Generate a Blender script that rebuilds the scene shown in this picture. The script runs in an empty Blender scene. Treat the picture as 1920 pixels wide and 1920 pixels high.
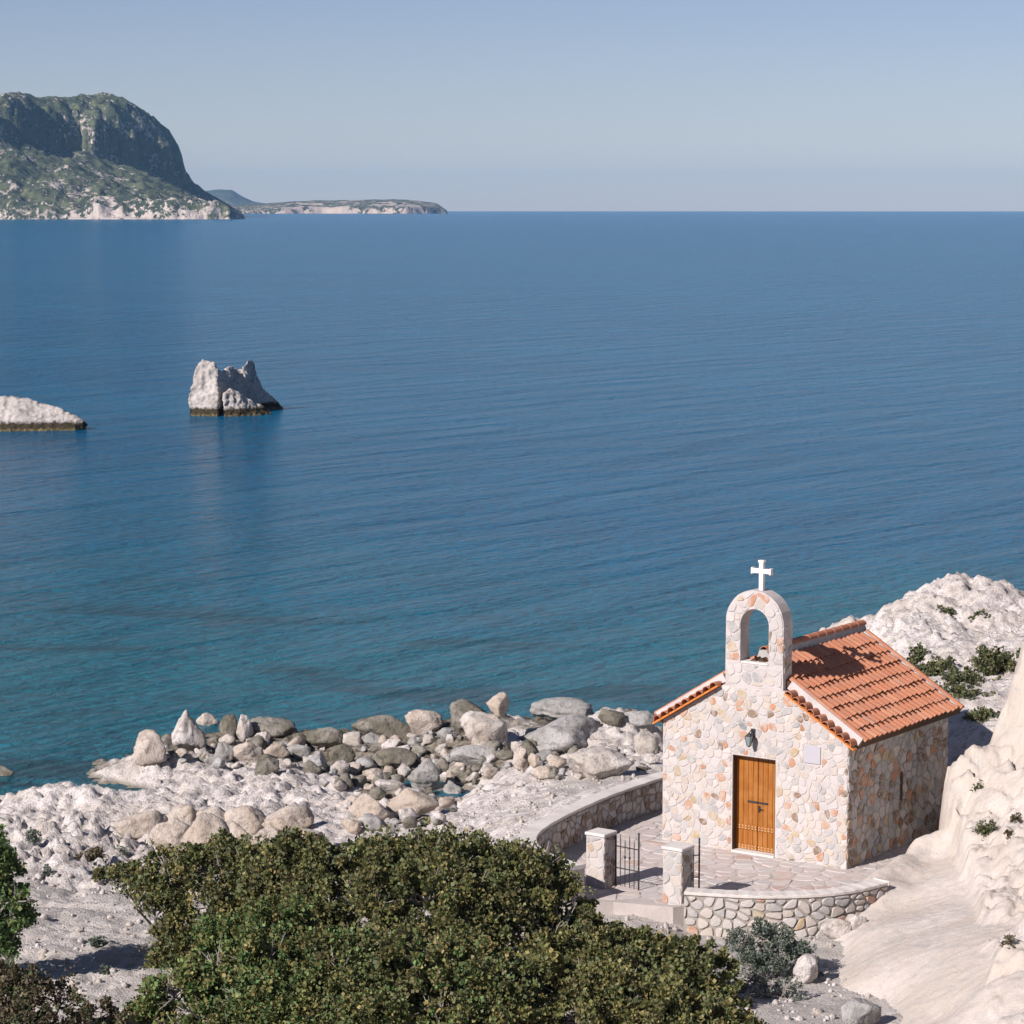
import bpy, bmesh, math, random
import numpy as np
from mathutils import Matrix, Vector
rnd = random.Random(7)
NR = np.random.RandomState(11)
sc = bpy.context.scene
COL = sc.collection

# ------------------------------------------------------------------ camera, sky, sun, exposure
FPX, CAM_H = 4970.0, 17.0                      # focal length in photo pixels, eye height above the sea
PITCH = math.atan((960 - 384.5) / FPX)
cam = bpy.data.objects.new('camera', bpy.data.cameras.new('camera'))
COL.objects.link(cam); sc.camera = cam
cam.location = (0, 0, CAM_H); cam.rotation_euler = (math.pi / 2 - PITCH, 0, 0)
cam.data.sensor_width = 36; cam.data.lens = 36 * FPX / 1920
cam.data.clip_start = 0.5; cam.data.clip_end = 60000

SUN_AZ, SUN_EL = math.radians(-133), math.radians(33)
to_sun = Vector((math.sin(SUN_AZ) * math.cos(SUN_EL), math.cos(SUN_AZ) * math.cos(SUN_EL), math.sin(SUN_EL)))
world = bpy.data.worlds.new('World'); sc.world = world; world.use_nodes = True
wn = world.node_tree.nodes; wn.clear()
sky = wn.new('ShaderNodeTexSky'); sky.sky_type = 'NISHITA'; sky.sun_disc = False
sky.sun_elevation = SUN_EL; sky.sun_rotation = SUN_AZ
sky.air_density = 0.7; sky.dust_density = 0.15; sky.ozone_density = 2.5; sky.altitude = 10
bg = wn.new('ShaderNodeBackground'); bg.inputs['Strength'].default_value = 0.053
wo = wn.new('ShaderNodeOutputWorld')
tint = wn.new('ShaderNodeMix'); tint.data_type = 'RGBA'; tint.blend_type = 'MULTIPLY'; tint.inputs[0].default_value = 1.0; tint.inputs[7].default_value = (1.11, 0.95, 0.98, 1)
world.node_tree.links.new(sky.outputs[0], tint.inputs[6]); world.node_tree.links.new(tint.outputs[2], bg.inputs[0]); world.node_tree.links.new(bg.outputs[0], wo.inputs[0])
sun = bpy.data.objects.new('sun', bpy.data.lights.new('sun', 'SUN')); COL.objects.link(sun)
sun.data.energy = 4.2; sun.data.angle = math.radians(0.53); sun.data.color = (1.0, 0.915, 0.875)
sun.rotation_euler = to_sun.to_track_quat('Z', 'Y').to_euler(); sun.location = (-60, -60, 80)
sc.view_settings.view_transform = 'Standard'; sc.view_settings.look = 'None'
sc.view_settings.exposure = 0.62; sc.view_settings.gamma = 1.0; sc.view_settings.use_curve_mapping = False
sc.cycles.use_denoising = True
sc.cycles.max_bounces = 6; sc.cycles.diffuse_bounces = 2; sc.cycles.volume_bounces = 1
sc.cycles.transparent_max_bounces = 8

# ------------------------------------------------------------------ pixel -> place helpers
CP, SP = math.cos(PITCH), math.sin(PITCH)
def ray(px, py):
    x = (px - 960) / FPX; y = (960 - py) / FPX
    return np.array([x, CP + y * SP, -SP + y * CP])
def atz(px, py, z):
    r = ray(px, py); return r * ((z - CAM_H) / r[2]) + np.array([0, 0, CAM_H])
def aty(px, py, Y):
    r = ray(px, py); return r * (Y / r[1]) + np.array([0, 0, CAM_H])

# ------------------------------------------------------------------ noise
def _hash(ix, iy, iz, seed):
    h = (ix.astype(np.int64) * 374761393 + iy.astype(np.int64) * 668265263 + iz.astype(np.int64) * 2147483647 + seed * 144665) & 0xFFFFFFFF
    h = ((h ^ (h >> 13)) * 1274126177) & 0xFFFFFFFF
    h = ((h ^ (h >> 16)) * 2246822519) & 0xFFFFFFFF
    return ((h ^ (h >> 15)) & 0xFFFFFF) / float(0xFFFFFF)
def vnoise(p, seed=0):
    i = np.floor(p).astype(np.int64); f = p - i; f = f * f * f * (f * (f * 6 - 15) + 10)
    out = 0
    for dx in (0, 1):
        wx = f[:, 0] if dx else 1 - f[:, 0]
        for dy in (0, 1):
            wy = f[:, 1] if dy else 1 - f[:, 1]
            for dz in (0, 1):
                wz = f[:, 2] if dz else 1 - f[:, 2]
                out = out + wx * wy * wz * _hash(i[:, 0] + dx, i[:, 1] + dy, i[:, 2] + dz, seed)
    return out * 2 - 1
def fbm(p, scale, octv=4, seed=0, gain=0.5, ridged=False):
    a, s, out = 1.0, scale, np.zeros(len(p)); tot = 0
    for o in range(octv):
        n = vnoise(p * s + 17.3 * o, seed + o)
        if ridged: n = 1 - 2 * np.abs(n)
        out += a * n; tot += a; a *= gain; s *= 2.03
    return out / tot

def worley(p, seed=0):
    """nearest and second nearest jittered cell points, and a random value of the nearest cell"""
    i = np.floor(p).astype(np.int64); f1 = np.full(len(p), 9.); f2 = np.full(len(p), 9.); idv = np.zeros(len(p))
    for dx in (-1, 0, 1):
        for dy in (-1, 0, 1):
            for dz in (-1, 0, 1):
                a, b, c = i[:, 0] + dx, i[:, 1] + dy, i[:, 2] + dz
                d = np.sqrt((a + _hash(a, b, c, seed) - p[:, 0]) ** 2 + (b + _hash(a, b, c, seed + 1) - p[:, 1]) ** 2 + (c + _hash(a, b, c, seed + 2) - p[:, 2]) ** 2)
                near = d < f1
                f2 = np.where(near, f1, np.minimum(f2, d)); idv = np.where(near, _hash(a, b, c, seed + 3), idv); f1 = np.where(near, d, f1)
    return f1, f2, idv
def blocks(p, scale, seed, crack=10.0):
    f1, f2, idv = worley(p * scale, seed)
    return (idv - .5) - .55 * np.exp(-(f2 - f1) * crack)

# ------------------------------------------------------------------ mesh helpers
def mesh_np(name, V, F, smooth=False):
    V = np.asarray(V, float); F = np.asarray(F, np.int32)
    me = bpy.data.meshes.new(name)
    k = F.shape[1]
    me.vertices.add(len(V)); me.vertices.foreach_set('co', V.ravel().astype(np.float32))
    me.loops.add(F.size); me.loops.foreach_set('vertex_index', F.ravel())
    me.polygons.add(len(F)); me.polygons.foreach_set('loop_start', np.arange(0, F.size, k, dtype=np.int32))
    try: me.polygons.foreach_set('loop_total', np.full(len(F), k, np.int32))
    except Exception: pass
    me.update(calc_edges=True); me.validate()
    if smooth: me.polygons.foreach_set('use_smooth', np.ones(len(me.polygons), bool))
    return me
def attr(me, name, vals):
    a = me.attributes.new(name, 'FLOAT', 'POINT'); a.data.foreach_set('value', np.asarray(vals, np.float32))
def cattr(me, name, rgb):
    a = me.attributes.new(name, 'FLOAT_COLOR', 'POINT')
    a.data.foreach_set('color', np.concatenate([rgb, np.ones((len(rgb), 1))], 1).astype(np.float32).ravel())
def obj(name, me, mat=None, parent=None, loc=None, rotz=None):
    o = bpy.data.objects.new(name, me); COL.objects.link(o)
    if mat is not None and me is not None and not me.materials: me.materials.append(mat)
    if parent is not None: o.parent = parent
    if loc is not None: o.location = tuple(loc)
    if rotz is not None: o.rotation_euler = (0, 0, rotz)
    return o
def tag(o, label, cat, group=None):
    o['label'] = label; o['category'] = cat
    if group: o['group'] = group
    return o
def thing(name, label, cat, loc=(0, 0, 0), rotz=0, group=None):
    return tag(obj(name, None, loc=loc, rotz=rotz), label, cat, group)
def struct(o):
    o['kind'] = 'structure'; return o
class MB:
    """collects simple shapes into one mesh"""
    def __init__(s): s.V = []; s.F = []
    def add(s, V, F):
        n = len(s.V); s.V += [tuple(v) for v in V]; s.F += [tuple(i + n for i in f) for f in F]; return s
    def box(s, x0, x1, y0, y1, z0, z1):
        V = [(x, y, z) for x in (x0, x1) for y in (y0, y1) for z in (z0, z1)]
        return s.add(V, [(0, 1, 3, 2), (4, 6, 7, 5), (0, 4, 5, 1), (2, 3, 7, 6), (0, 2, 6, 4), (1, 5, 7, 3)])
    def prism_y(s, poly, y0, y1):                       # polygon in (x,z), counter-clockwise seen from -y
        n = len(poly)
        V = [(x, y0, z) for x, z in poly] + [(x, y1, z) for x, z in poly]
        return s.add(V, [tuple(range(n)), tuple(range(2 * n - 1, n - 1, -1))] + [(i + n, (i + 1) % n + n, (i + 1) % n, i) for i in range(n)])
    def tube(s, pts, rads, k=6):
        pts = [Vector(p) for p in pts]; n0 = len(s.V); rings = []
        for i, p in enumerate(pts):
            d = (pts[min(i + 1, len(pts) - 1)] - pts[max(i - 1, 0)]).normalized()
            a = d.orthogonal().normalized(); b = d.cross(a)
            rings.append([p + (a * math.cos(t) + b * math.sin(t)) * rads[i] for t in [2 * math.pi * j / k for j in range(k)]])
        V = [v for r in rings for v in r]
        F = [(i * k + j, i * k + (j + 1) % k, (i + 1) * k + (j + 1) % k, (i + 1) * k + j) for i in range(len(pts) - 1) for j in range(k)]
        F += [tuple(range(k - 1, -1, -1)), tuple((len(pts) - 1) * k + j for j in range(k))]
        return s.add(V, F)
    def mesh(s, name, bevel=0, smooth=False):
        me = bpy.data.meshes.new(name); me.from_pydata(s.V, [], s.F)
        bm = bmesh.new(); bm.from_mesh(me)
        if bevel:
            bmesh.ops.bevel(bm, geom=[e for e in bm.edges if len(e.link_faces) == 2 and e.calc_face_angle(0) > 0.5], offset=bevel, segments=1, affect='EDGES')
        bmesh.ops.recalc_face_normals(bm, faces=bm.faces)
        bm.to_mesh(me); bm.free()
        if smooth:
            for p in me.polygons: p.use_smooth = True
        return me
    def build(s, name, mat, parent=None, bevel=0, smooth=False):
        return obj(name, s.mesh(name, bevel, smooth), mat, parent)

# ------------------------------------------------------------------ materials
class NT:
    def __init__(s, name):
        s.m = bpy.data.materials.new(name); s.m.use_nodes = True
        s.t = s.m.node_tree; s.b = s.t.nodes['Principled BSDF']; s.out = s.t.nodes['Material Output']
    def n(s, typ, **kw):
        nd = s.t.nodes.new(typ)
        for k, v in kw.items():
            if k.startswith('i_'): nd.inputs[k[2:].replace('_', ' ')].default_value = v
            else: setattr(nd, k, v)
        return nd
    def l(s, a, b): s.t.links.new(a, b)
    def coord(s, kind='Object', scale=None):
        c = s.n('ShaderNodeTexCoord').outputs[kind] if kind != 'World' else s.n('ShaderNodeNewGeometry').outputs['Position']
        if scale is None: return c
        mp = s.n('ShaderNodeMapping'); s.l(c, mp.inputs[0]); mp.inputs['Scale'].default_value = scale; return mp.outputs[0]
    def noise(s, co, scale, detail=4, rough=0.55, dist=0):
        nd = s.n('ShaderNodeTexNoise'); s.l(co, nd.inputs['Vector'])
        nd.inputs['Scale'].default_value = scale; nd.inputs['Detail'].default_value = detail
        nd.inputs['Roughness'].default_value = rough; nd.inputs['Distortion'].default_value = dist
        return nd.outputs['Fac']
    def voro(s, co, scale, feature='F1'):
        nd = s.n('ShaderNodeTexVoronoi', feature=feature); s.l(co, nd.inputs['Vector']); nd.inputs['Scale'].default_value = scale
        return nd.outputs['Distance']
    def ramp(s, fac, stops):
        r = s.n('ShaderNodeValToRGB'); s.l(fac, r.inputs[0]); e = r.color_ramp.elements
        while len(e) < len(stops): e.new(0.5)
        for i, (p, c) in enumerate(stops):
            e[i].position = p; e[i].color = tuple(c) + (1,) if len(c) == 3 else c
        return r.outputs[0]
    def rng(s, fac, a, b, c=0.0, d=1.0):
        m = s.n('ShaderNodeMapRange', interpolation_type='SMOOTHSTEP'); s.l(fac, m.inputs[0])
        for i, v in enumerate((a, b, c, d)): m.inputs[i + 1].default_value = v
        return m.outputs[0]
    def mix(s, fac, a, b, mode='MIX'):
        m = s.n('ShaderNodeMix', data_type='RGBA', blend_type=mode)
        for sock, v in ((m.inputs[0], fac), (m.inputs[6], a), (m.inputs[7], b)):
            if hasattr(v, 'default_value') and not isinstance(v, (int, float, tuple)): s.l(v, sock)
            else: sock.default_value = (tuple(v) + (1,)) if isinstance(v, tuple) and len(v) == 3 else v
        return m.outputs[2]
    def math(s, op, a, b=0.0):
        m = s.n('ShaderNodeMath', operation=op)
        for i, v in enumerate((a, b)):
            if isinstance(v, (int, float)): m.inputs[i].default_value = v
            else: s.l(v, m.inputs[i])
        return m.outputs[0]
    def attr(s, name, out='Fac'): return s.n('ShaderNodeAttribute', attribute_name=name).outputs[out]
    def bump(s, h, strength=0.5, dist=0.05, prev=None):
        b = s.n('ShaderNodeBump'); s.l(h, b.inputs['Height']); b.inputs['Strength'].default_value = strength; b.inputs['Distance'].default_value = dist
        if prev is not None: s.l(prev, b.inputs['Normal'])
        return b.outputs[0]
    def done(s, color, rough=0.9, normal=None, spec=0.25):
        if isinstance(color, tuple): s.b.inputs['Base Color'].default_value = color + (1,)
        else: s.l(color, s.b.inputs['Base Color'])
        if isinstance(rough, (int, float)): s.b.inputs['Roughness'].default_value = rough
        else: s.l(rough, s.b.inputs['Roughness'])
        s.b.inputs['Specular IOR Level'].default_value = spec
        if normal is not None: s.l(normal, s.b.inputs['Normal'])
        return s.m

def rock_mat(name, pale, mid, dark, dark_amt=0.5, band=None, scale=1.0, jitter=True):
    """weathered limestone: pale ground colour, stained patches, dark lichen pits; band = (z0,z1) intertidal growth"""
    t = NT(name); co = t.coord('World')
    n1 = t.noise(co, 0.9 * scale, 5, 0.6); n2 = t.noise(co, 5 * scale, 6, 0.65); n3 = t.noise(co, 22 * scale, 4, 0.6)
    c = t.mix(t.rng(n1, 0.42, 0.58), pale, mid)
    if jitter:
        r = t.n('ShaderNodeObjectInfo').outputs['Random']
        c = t.mix(t.rng(r, 0, 1, 0, 0.30), c, mid)
    c = t.mix(t.math('MULTIPLY', t.rng(n2, 0.50, 0.62), dark_amt), c, dark)
    c = t.mix(t.rng(n3, 0.42, 0.60, 0, 0.40), c, (pale[0] * 0.6, pale[1] * 0.6, pale[2] * 0.6))
    if band:
        z = t.n('ShaderNodeSeparateXYZ'); t.l(co, z.inputs[0])
        zz = t.math('ADD', z.outputs[2], t.math('MULTIPLY', t.math('SUBTRACT', n2, 0.5), 0.9 * band[2]))
        c = t.mix(t.rng(zz, band[0], band[1], 1, 0), c, (0.045, 0.036, 0.022))
        lo = t.math('MULTIPLY', t.rng(zz, band[0] * 0.15, band[0] * 0.5, 1, 0), t.rng(n3, 0.45, 0.6))
        c = t.mix(lo, c, (0.25, 0.21, 0.10))
    h = t.math('ADD', t.math('MULTIPLY', n2, 0.7), t.math('MULTIPLY', n3, 0.3))
    return t.done(c, 0.92, t.bump(h, 0.9, 0.12), 0.15)

PALE, CREAM, GREY, ALGAE = (0.61, 0.57, 0.545), (0.54, 0.475, 0.42), (0.36, 0.355, 0.345), (0.135, 0.12, 0.09)
M = {}
M['pale'] = rock_mat('pale_limestone', PALE, (0.46, 0.41, 0.36), (0.13, 0.12, 0.10), 0.6)
M['cream'] = rock_mat('cream_limestone', CREAM, (0.45, 0.375, 0.305), (0.17, 0.135, 0.10), 0.5)
M['grey'] = rock_mat('grey_limestone', (0.43, 0.42, 0.41), (0.33, 0.32, 0.30), (0.10, 0.10, 0.09), 0.5)
M['dark'] = rock_mat('algae_stained_rock', (0.30, 0.28, 0.245), (0.16, 0.145, 0.11), (0.05, 0.045, 0.035), 0.7)
M['stack'] = rock_mat('sea_rock_limestone', (0.55, 0.51, 0.48), (0.42, 0.39, 0.36), (0.10, 0.09, 0.08), 0.5, band=(0.5, 0.75, 1.0), scale=0.6)

# ------------------------------------------------------------------ chapel frame (used by terrain too)
TH = math.radians(35.3)
D1 = np.array([-math.cos(TH), math.sin(TH), 0]); D2 = np.array([math.sin(TH), math.cos(TH), 0])
Z0 = 2.24
CORNER = atz(1587, 1630, Z0)                                # front right foot of the chapel
HW, DEPTH, EAVE, APEX = 2.425, 5.0, 2.85, 4.35
FC = CORNER + D1 * HW                                       # foot of the facade's middle line
CH_ROT = -TH
def ch(x, y, z=0): return FC - D1 * x + D2 * y + np.array([0, 0, z])

# ------------------------------------------------------------------ terrain
CT = []     # x, y, z, rough, gravel, dark
def P(px, py, z, rough=0.5, gravel=0.0, dark=0.0): CT.append(list(atz(px, py, z)) + [rough, gravel, dark])
def D(px, py, Y, rough=0.5, gravel=0.0, dark=0.0): CT.append(list(aty(px, py, Y)) + [rough, gravel, dark])
def Wp(x, y, z, rough=0.3, gravel=0.0, dark=0.0): CT.append([x, y, z, rough, gravel, dark])
# sea bed
for x, y, z in [(-60, 110, -6), (-30, 96, -3.5), (-15, 98, -3.5), (0, 104, -3.5), (12, 108, -3.5), (25, 112, -3), (40, 115, -3), (70, 125, -5),
                (-25, 81, -2), (-18.5, 84, -2.2), (-40, 80, -2.5), (-70, 78, -3), (-60, 66, 0.3), (-40, 67, 0.3), (-28, 68, 0.3), (-20, 71, 0.3), (-30, 72, -0.6), (-21, 76.5, -0.9)]: Wp(x, y, z)
for a in [(0, 1518, .35), (60, 1490, .5), (95, 1472, .8), (135, 1492, .12), (170, 1468, .4), (250, 1440, .45), (330, 1436, .5), (450, 1450, .5), (560, 1456, .5)]: P(*a, rough=1)
for a in [(0, 1480, -1.0), (60, 1462, -1.0), (120, 1450, -1.2), (200, 1430, -1.0), (240, 1412, -.7), (150, 1400, -1.6), (30, 1430, -1.8)]: P(*a)
for a in [(300, 1410, .0), (400, 1385, .15), (500, 1375, .2), (600, 1375, .2), (700, 1370, .4), (800, 1362, .5), (900, 1352, .6)]: P(*a, rough=.6, dark=.8)
for a in [(1000, 1352, .9), (1100, 1352, .95), (1200, 1350, .95)]: P(*a, rough=.9, dark=.5)
for a in [(290, 1368, -.9), (450, 1338, -.9), (600, 1335, -1), (750, 1322, -1), (950, 1306, -1), (1100, 1312, -.8), (1250, 1308, -.9), (1400, 1285, -.9), (1480, 1250, -1.2)]: P(*a)
for a in [(450, 1420, .3), (600, 1420, .15), (700, 1430, .2), (800, 1420, .4), (900, 1420, .7), (720, 1500, .3), (760, 1530, .45), (700, 1470, .2)]: P(*a, rough=.6, dark=.8)
for a in [(838, 1497, -.35), (818, 1491, -.25), (862, 1500, -.2), (845, 1508, -.2), (190, 1515, -.4), (145, 1507, -.35), (235, 1519, -.25), (165, 1511, -.4), (212, 1521, -.35)]: P(*a, rough=.1, dark=.3)
for a in [(785, 1482, .2), (890, 1502, .4), (832, 1532, .45), (830, 1462, .25)]: P(*a, rough=.4, dark=.3)
for a in [(210, 1490, .3), (190, 1538, .4), (90, 1512, .35), (300, 1470, .45), (400, 1470, .5), (500, 1480, .5), (600, 1500, .45), (500, 1520, .5), (400, 1512, .5), (300, 1508, .4), (640, 1520, .5)]: P(*a, rough=1)
for a in [(300, 1560, .8), (400, 1582, .95), (500, 1575, .85), (600, 1565, .8), (700, 1572, .9)]: P(*a, rough=.5)
for a in [(50, 1560, .8), (150, 1570, .8), (250, 1592, 1.0), (100, 1632, 1.2), (200, 1642, 1.3)]: P(*a, rough=1.7)
for a in [(350, 1622, 1.2), (440, 1640, 1.3)]: P(*a, rough=.4, gravel=.7)
for a in [(900, 1480, .8), (960, 1440, 1.0), (1000, 1500, 1.3), (1100, 1440, 1.2), (960, 1560, 1.6), (1000, 1625, 2.1), (900, 1600, 1.6), (1060, 1660, 2.05), (860, 1550, 1.0)]: P(*a, rough=.45)
for a in [(1100, 1470, 1.5), (1180, 1450, 1.45), (1040, 1505, 1.6), (1130, 1482, 1.6)]: P(*a, rough=.1, gravel=.8)
for a in [(1200, 1410, 1.3), (1000, 1400, .9), (1100, 1400, 1.0)]: P(*a, rough=.5, dark=.2)
for a in [(1120, 1494, 2.3), (1030, 1545, 2.5), (990, 1575, 2.4), (1200, 1462, 2.2)]: P(*a, rough=.2)
for a in [(150, 1685, 1.6), (250, 1720, 2.0), (100, 1780, 2.4), (250, 1820, 2.8), (150, 1885, 2.8), (300, 1900, 2.8), (60, 1900, 2.7), (0, 1650, 1.5), (-100, 1700, 1.8)]: P(*a, rough=.35, gravel=.75)
for a in [(600, 1700, 1.9), (800, 1750, 2.1), (600, 1850, 2.3), (900, 1880, 2.2), (1200, 1850, 2.4), (1000, 1750, 2.0), (700, 1640, 1.5)]: P(*a, rough=.3, gravel=.6)
for a in [(1150, 1718, 1.9), (1300, 1760, 1.72), (1400, 1800, 1.75), (1550, 1850, 1.8), (1500, 1760, 1.7), (1580, 1770, 1.75), (1600, 1905, 2.0), (1400, 1905, 2.2)]: P(*a, rough=.12, gravel=1)
for x in (-2.4, 0, 2.4):
    for y in (-1.5, 0.5, 2.5, 4.8): Wp(*ch(x, y, -0.3), rough=0, gravel=.6)
Wp(*ch(-3.6, 0.5, -.3), rough=0); Wp(*ch(-3.6, 3.5, -.3), rough=0)
for a in [(1000, 1285, -1.6), (1150, 1285, -1.6), (1300, 1275, -1.6), (1400, 1240, -1.8), (1470, 1200, -1.8), (1340, 1320, -.7), (1240, 1330, -.2), (1420, 1320, -.4), (1500, 1215, -1.5), (1400, 1190, -2.2), (1250, 1230, -2.2)]: P(*a)
for a in [(8.7, 82, 1.6), (7.6, 81, .8), (9.5, 85, -.3), (8, 86, -1.2), (5, 84, -1.2), (2, 82, -.9), (5.5, 79, .2), (3, 76, .6), (1, 78, .2), (12, 89, -1.5), (6, 90, -2), (7, 76, .9), (6, 72, 1.2), (9, 76, 1.8), (8.5, 71, 1.9)]: Wp(*a, rough=.5)
for px in range(680, 1280, 60):
    q = atz(px, 1354, .75); Wp(q[0] * 1.02, q[1] + 1.8, .45 if px > 760 else .2, .7, 0, .8); Wp(q[0] * 1.05, q[1] + 4.2, -1.0); Wp(q[0] * 1.1, q[1] + 9, -1.8)
for px in range(330, 680, 70):
    q = atz(px, 1378, .2); Wp(q[0] * 1.02, q[1] + 2.0, -.35, .5, 0, .6); Wp(q[0] * 1.05, q[1] + 4.5, -1.1)
for a in [(1170, 1722, 1.98), (1200, 1738, 1.97), (1245, 1742, 1.95), (1200, 1760, 1.9)]: P(*a, rough=.1, gravel=1)
# hillside behind and to the right of the chapel
for a in [(1850, 1400, 64), (1850, 1350, 66), (1800, 1335, 66.5), (1760, 1300, 68), (1850, 1300, 68)]: D(*a, rough=.4)
for a in [(1750, 1262, 71), (1850, 1262, 70.5), (1900, 1242, 71), (1700, 1235, 72.5)]: D(*a, rough=.5, dark=.1)
for a in [(1650, 1185, 76), (1700, 1190, 75), (1800, 1195, 74.5), (1900, 1180, 75), (1760, 1140, 77.3), (1860, 1140, 77)]: D(*a, rough=1)
for a in [(1540, 1178, 81.5), (1580, 1165, 81), (1640, 1152, 80), (1665, 1140, 79.5), (1700, 1122, 79), (1745, 1097, 79), (1800, 1093, 79.5), (1880, 1099, 79), (1920, 1125, 79), (1990, 1120, 79)]: D(*a, rough=.9)
for px, py, Y in [(1640, 1152, 80), (1700, 1122, 79), (1750, 1097, 79), (1800, 1093, 79.5), (1880, 1099, 79), (1920, 1125, 79), (1990, 1120, 79)]:
    q = aty(px, py, Y); Wp(q[0], q[1] + 2.5, q[2] - 1.6, 1); Wp(q[0], q[1] + 9, -1.5, .5)
for a in [(16, 60, 7), (25, 60, 10), (25, 80, 8), (40, 70, 13), (40, 95, 4), (60, 60, 20), (60, 100, 3), (14.5, 50, 5), (25, 48, 9), (60, 40, 22)]: Wp(*a, rough=.6)
for x in (-60, -25, 0, 25, 60):                     # the hillside the photographer stands on
    for y, z in [(38, 2.8), (30, 4.9), (20, 8.6), (10, 12.0), (0, 15.2), (-20, 19)]: Wp(x, y, z + (max(0, x - 20) * .18), .3, .7)
Wp(-30, 55, 1.4, .4, .6); Wp(-60, 52, 1.6, .4, .6); Wp(-16, 60, 1.5, .6, .4)
CT = np.array(CT)

def tps_fit(X, z, lam):
    d = np.linalg.norm(X[:, None] - X[None], axis=2); K = np.where(d > 0, d * d * np.log(d + 1e-9), 0) + lam * np.eye(len(X))
    A = np.zeros((len(X) + 3,) * 2); Pm = np.c_[np.ones(len(X)), X]
    A[:-3, :-3] = K; A[:-3, -3:] = Pm; A[-3:, :-3] = Pm.T
    return np.linalg.solve(A, np.r_[z, 0, 0, 0])
def tps_eval(X, w, Q):
    out = np.empty(len(Q))
    for i in range(0, len(Q), 20000):
        q = Q[i:i + 20000]; d2 = ((q[:, None] - X[None]) ** 2).sum(2)
        out[i:i + 20000] = (0.5 * d2 * np.log(d2 + 1e-12)) @ w[:-3] + w[-3] + q @ w[-2:]
    return out
def idw(X, vals, Q, p=3):
    out = np.empty((len(Q), vals.shape[1]))
    for i in range(0, len(Q), 20000):
        q = Q[i:i + 20000]; d2 = ((q[:, None] - X[None]) ** 2).sum(2) + 0.05
        w = d2 ** (-p / 2); out[i:i + 20000] = (w @ vals) / w.sum(1)[:, None]
    return out

def steps(*segs):
    a = []
    for lo, hi, st in segs: a += list(np.arange(lo, hi - 1e-6, st))
    return np.array(a + [segs[-1][1]])
GX = steps((-80, -18, 2), (-18, 18, .1), (18, 70, 2)); GY = steps((-25, 40, 1.5), (40, 97, .1), (97, 130, 2.5))
gx, gy = np.meshgrid(GX, GY); Q = np.c_[gx.ravel(), gy.ravel()]
tw = tps_fit(CT[:, :2], CT[:, 2], 0.25)
TZ = tps_eval(CT[:, :2], tw, Q); TA = idw(CT[:, :2], CT[:, 3:], Q)
Q3 = np.c_[Q, np.zeros(len(Q))]
wq = Q3 + 0.25 * np.c_[fbm(Q3, .9, 2, 50), fbm(Q3, .9, 2, 60), np.zeros(len(Q))]
karst = 0.30 * fbm(wq, 0.45, 3, 1) + 0.24 * fbm(wq, 1.3, 4, 5, .65, True) + .10 * fbm(Q3, 4.0, 2, 13, .6, True) - 0.16 * np.clip(fbm(wq, 2.2, 3, 9) - .10, 0, 1) * 3
wb = np.c_[wq[:, :2], .3 * wq[:, 0]]
wb = wb + .35 * np.c_[fbm(Q3, 1.4, 3, 44), fbm(Q3, 1.4, 3, 45), fbm(Q3, .5, 3, 46)]
karst = .95 * karst + .17 * blocks(wb, .9, 41, 9) + .10 * blocks(wb, 3.4, 47, 7) + .07 * fbm(Q3, 4.5, 2, 49, .6)
fine = 0.05 * fbm(Q3, 1.3, 4, 20) + .02 * fbm(Q3, 5, 2, 25)
str_ = np.clip(1 - np.hypot((Q[:, 0] + 10) / 4.5, (Q[:, 1] - 55) / 5), 0, 1) * .22 * fbm(np.c_[(Q[:, 0] * .8 - Q[:, 1] * .6) * .22, (Q[:, 0] * .6 + Q[:, 1] * .8), Q[:, 0] * 0], 1.1, 2, 29, .5, True)
fine = fine + str_
TZ = TZ + TA[:, 0] * karst + fine
# keep the courtyard free of rock
lx = (Q - FC[:2]) @ (-D1[:2]); ly = (Q - FC[:2]) @ D2[:2]
inside = (np.abs(lx) < 4.2) & (ly > -3.2) & (ly < 6.5)
TZ = np.where(inside, np.minimum(TZ, Z0 - .14), TZ)
nx, ny = len(GX), len(GY); TG = TZ.reshape(ny, nx)
def ground(x, y):
    i = int(np.clip(np.searchsorted(GX, x) - 1, 0, nx - 2)); j = int(np.clip(np.searchsorted(GY, y) - 1, 0, ny - 2))
    u = (x - GX[i]) / (GX[i + 1] - GX[i]); v = (y - GY[j]) / (GY[j + 1] - GY[j])
    return (TG[j, i] * (1 - u) + TG[j, i + 1] * u) * (1 - v) + (TG[j + 1, i] * (1 - u) + TG[j + 1, i + 1] * u) * v
def hit(px, py, t0=38.0):
    r = ray(px, py); t = t0
    while t < 130:
        p = r * t + np.array([0, 0, CAM_H])
        g = max(ground(p[0], p[1]), -0.25)
        if p[2] <= g: return p
        t += max(0.04, .45 * (p[2] - g))
    return p
idx = np.arange(nx * ny).reshape(ny, nx)
TF = np.stack([idx[:-1, :-1], idx[:-1, 1:], idx[1:, 1:], idx[1:, :-1]], -1).reshape(-1, 4)
tme = mesh_np('terrain', np.c_[Q, TZ + np.clip(TA[:, 0], .25, 1) * NR.uniform(-.02, .02, len(TZ))], TF, False)
attr(tme, 'gravel', TA[:, 1]); attr(tme, 'stain_and_gap_shade', TA[:, 2])
t = NT('shore_ground'); co = t.coord('World')
n1 = t.noise(co, .7, 5, .6); n2 = t.noise(co, 4.5, 6, .65); n3 = t.noise(co, 20, 4, .6); n4 = t.noise(co, 55, 3, .6)
rockc = t.mix(t.rng(n1, .42, .58), (0.655, 0.61, 0.585), (0.56, 0.51, 0.475))
rockc = t.mix(t.math('MULTIPLY', t.rng(n2, .52, .62), .62), rockc, (0.20, 0.195, 0.185))
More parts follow.
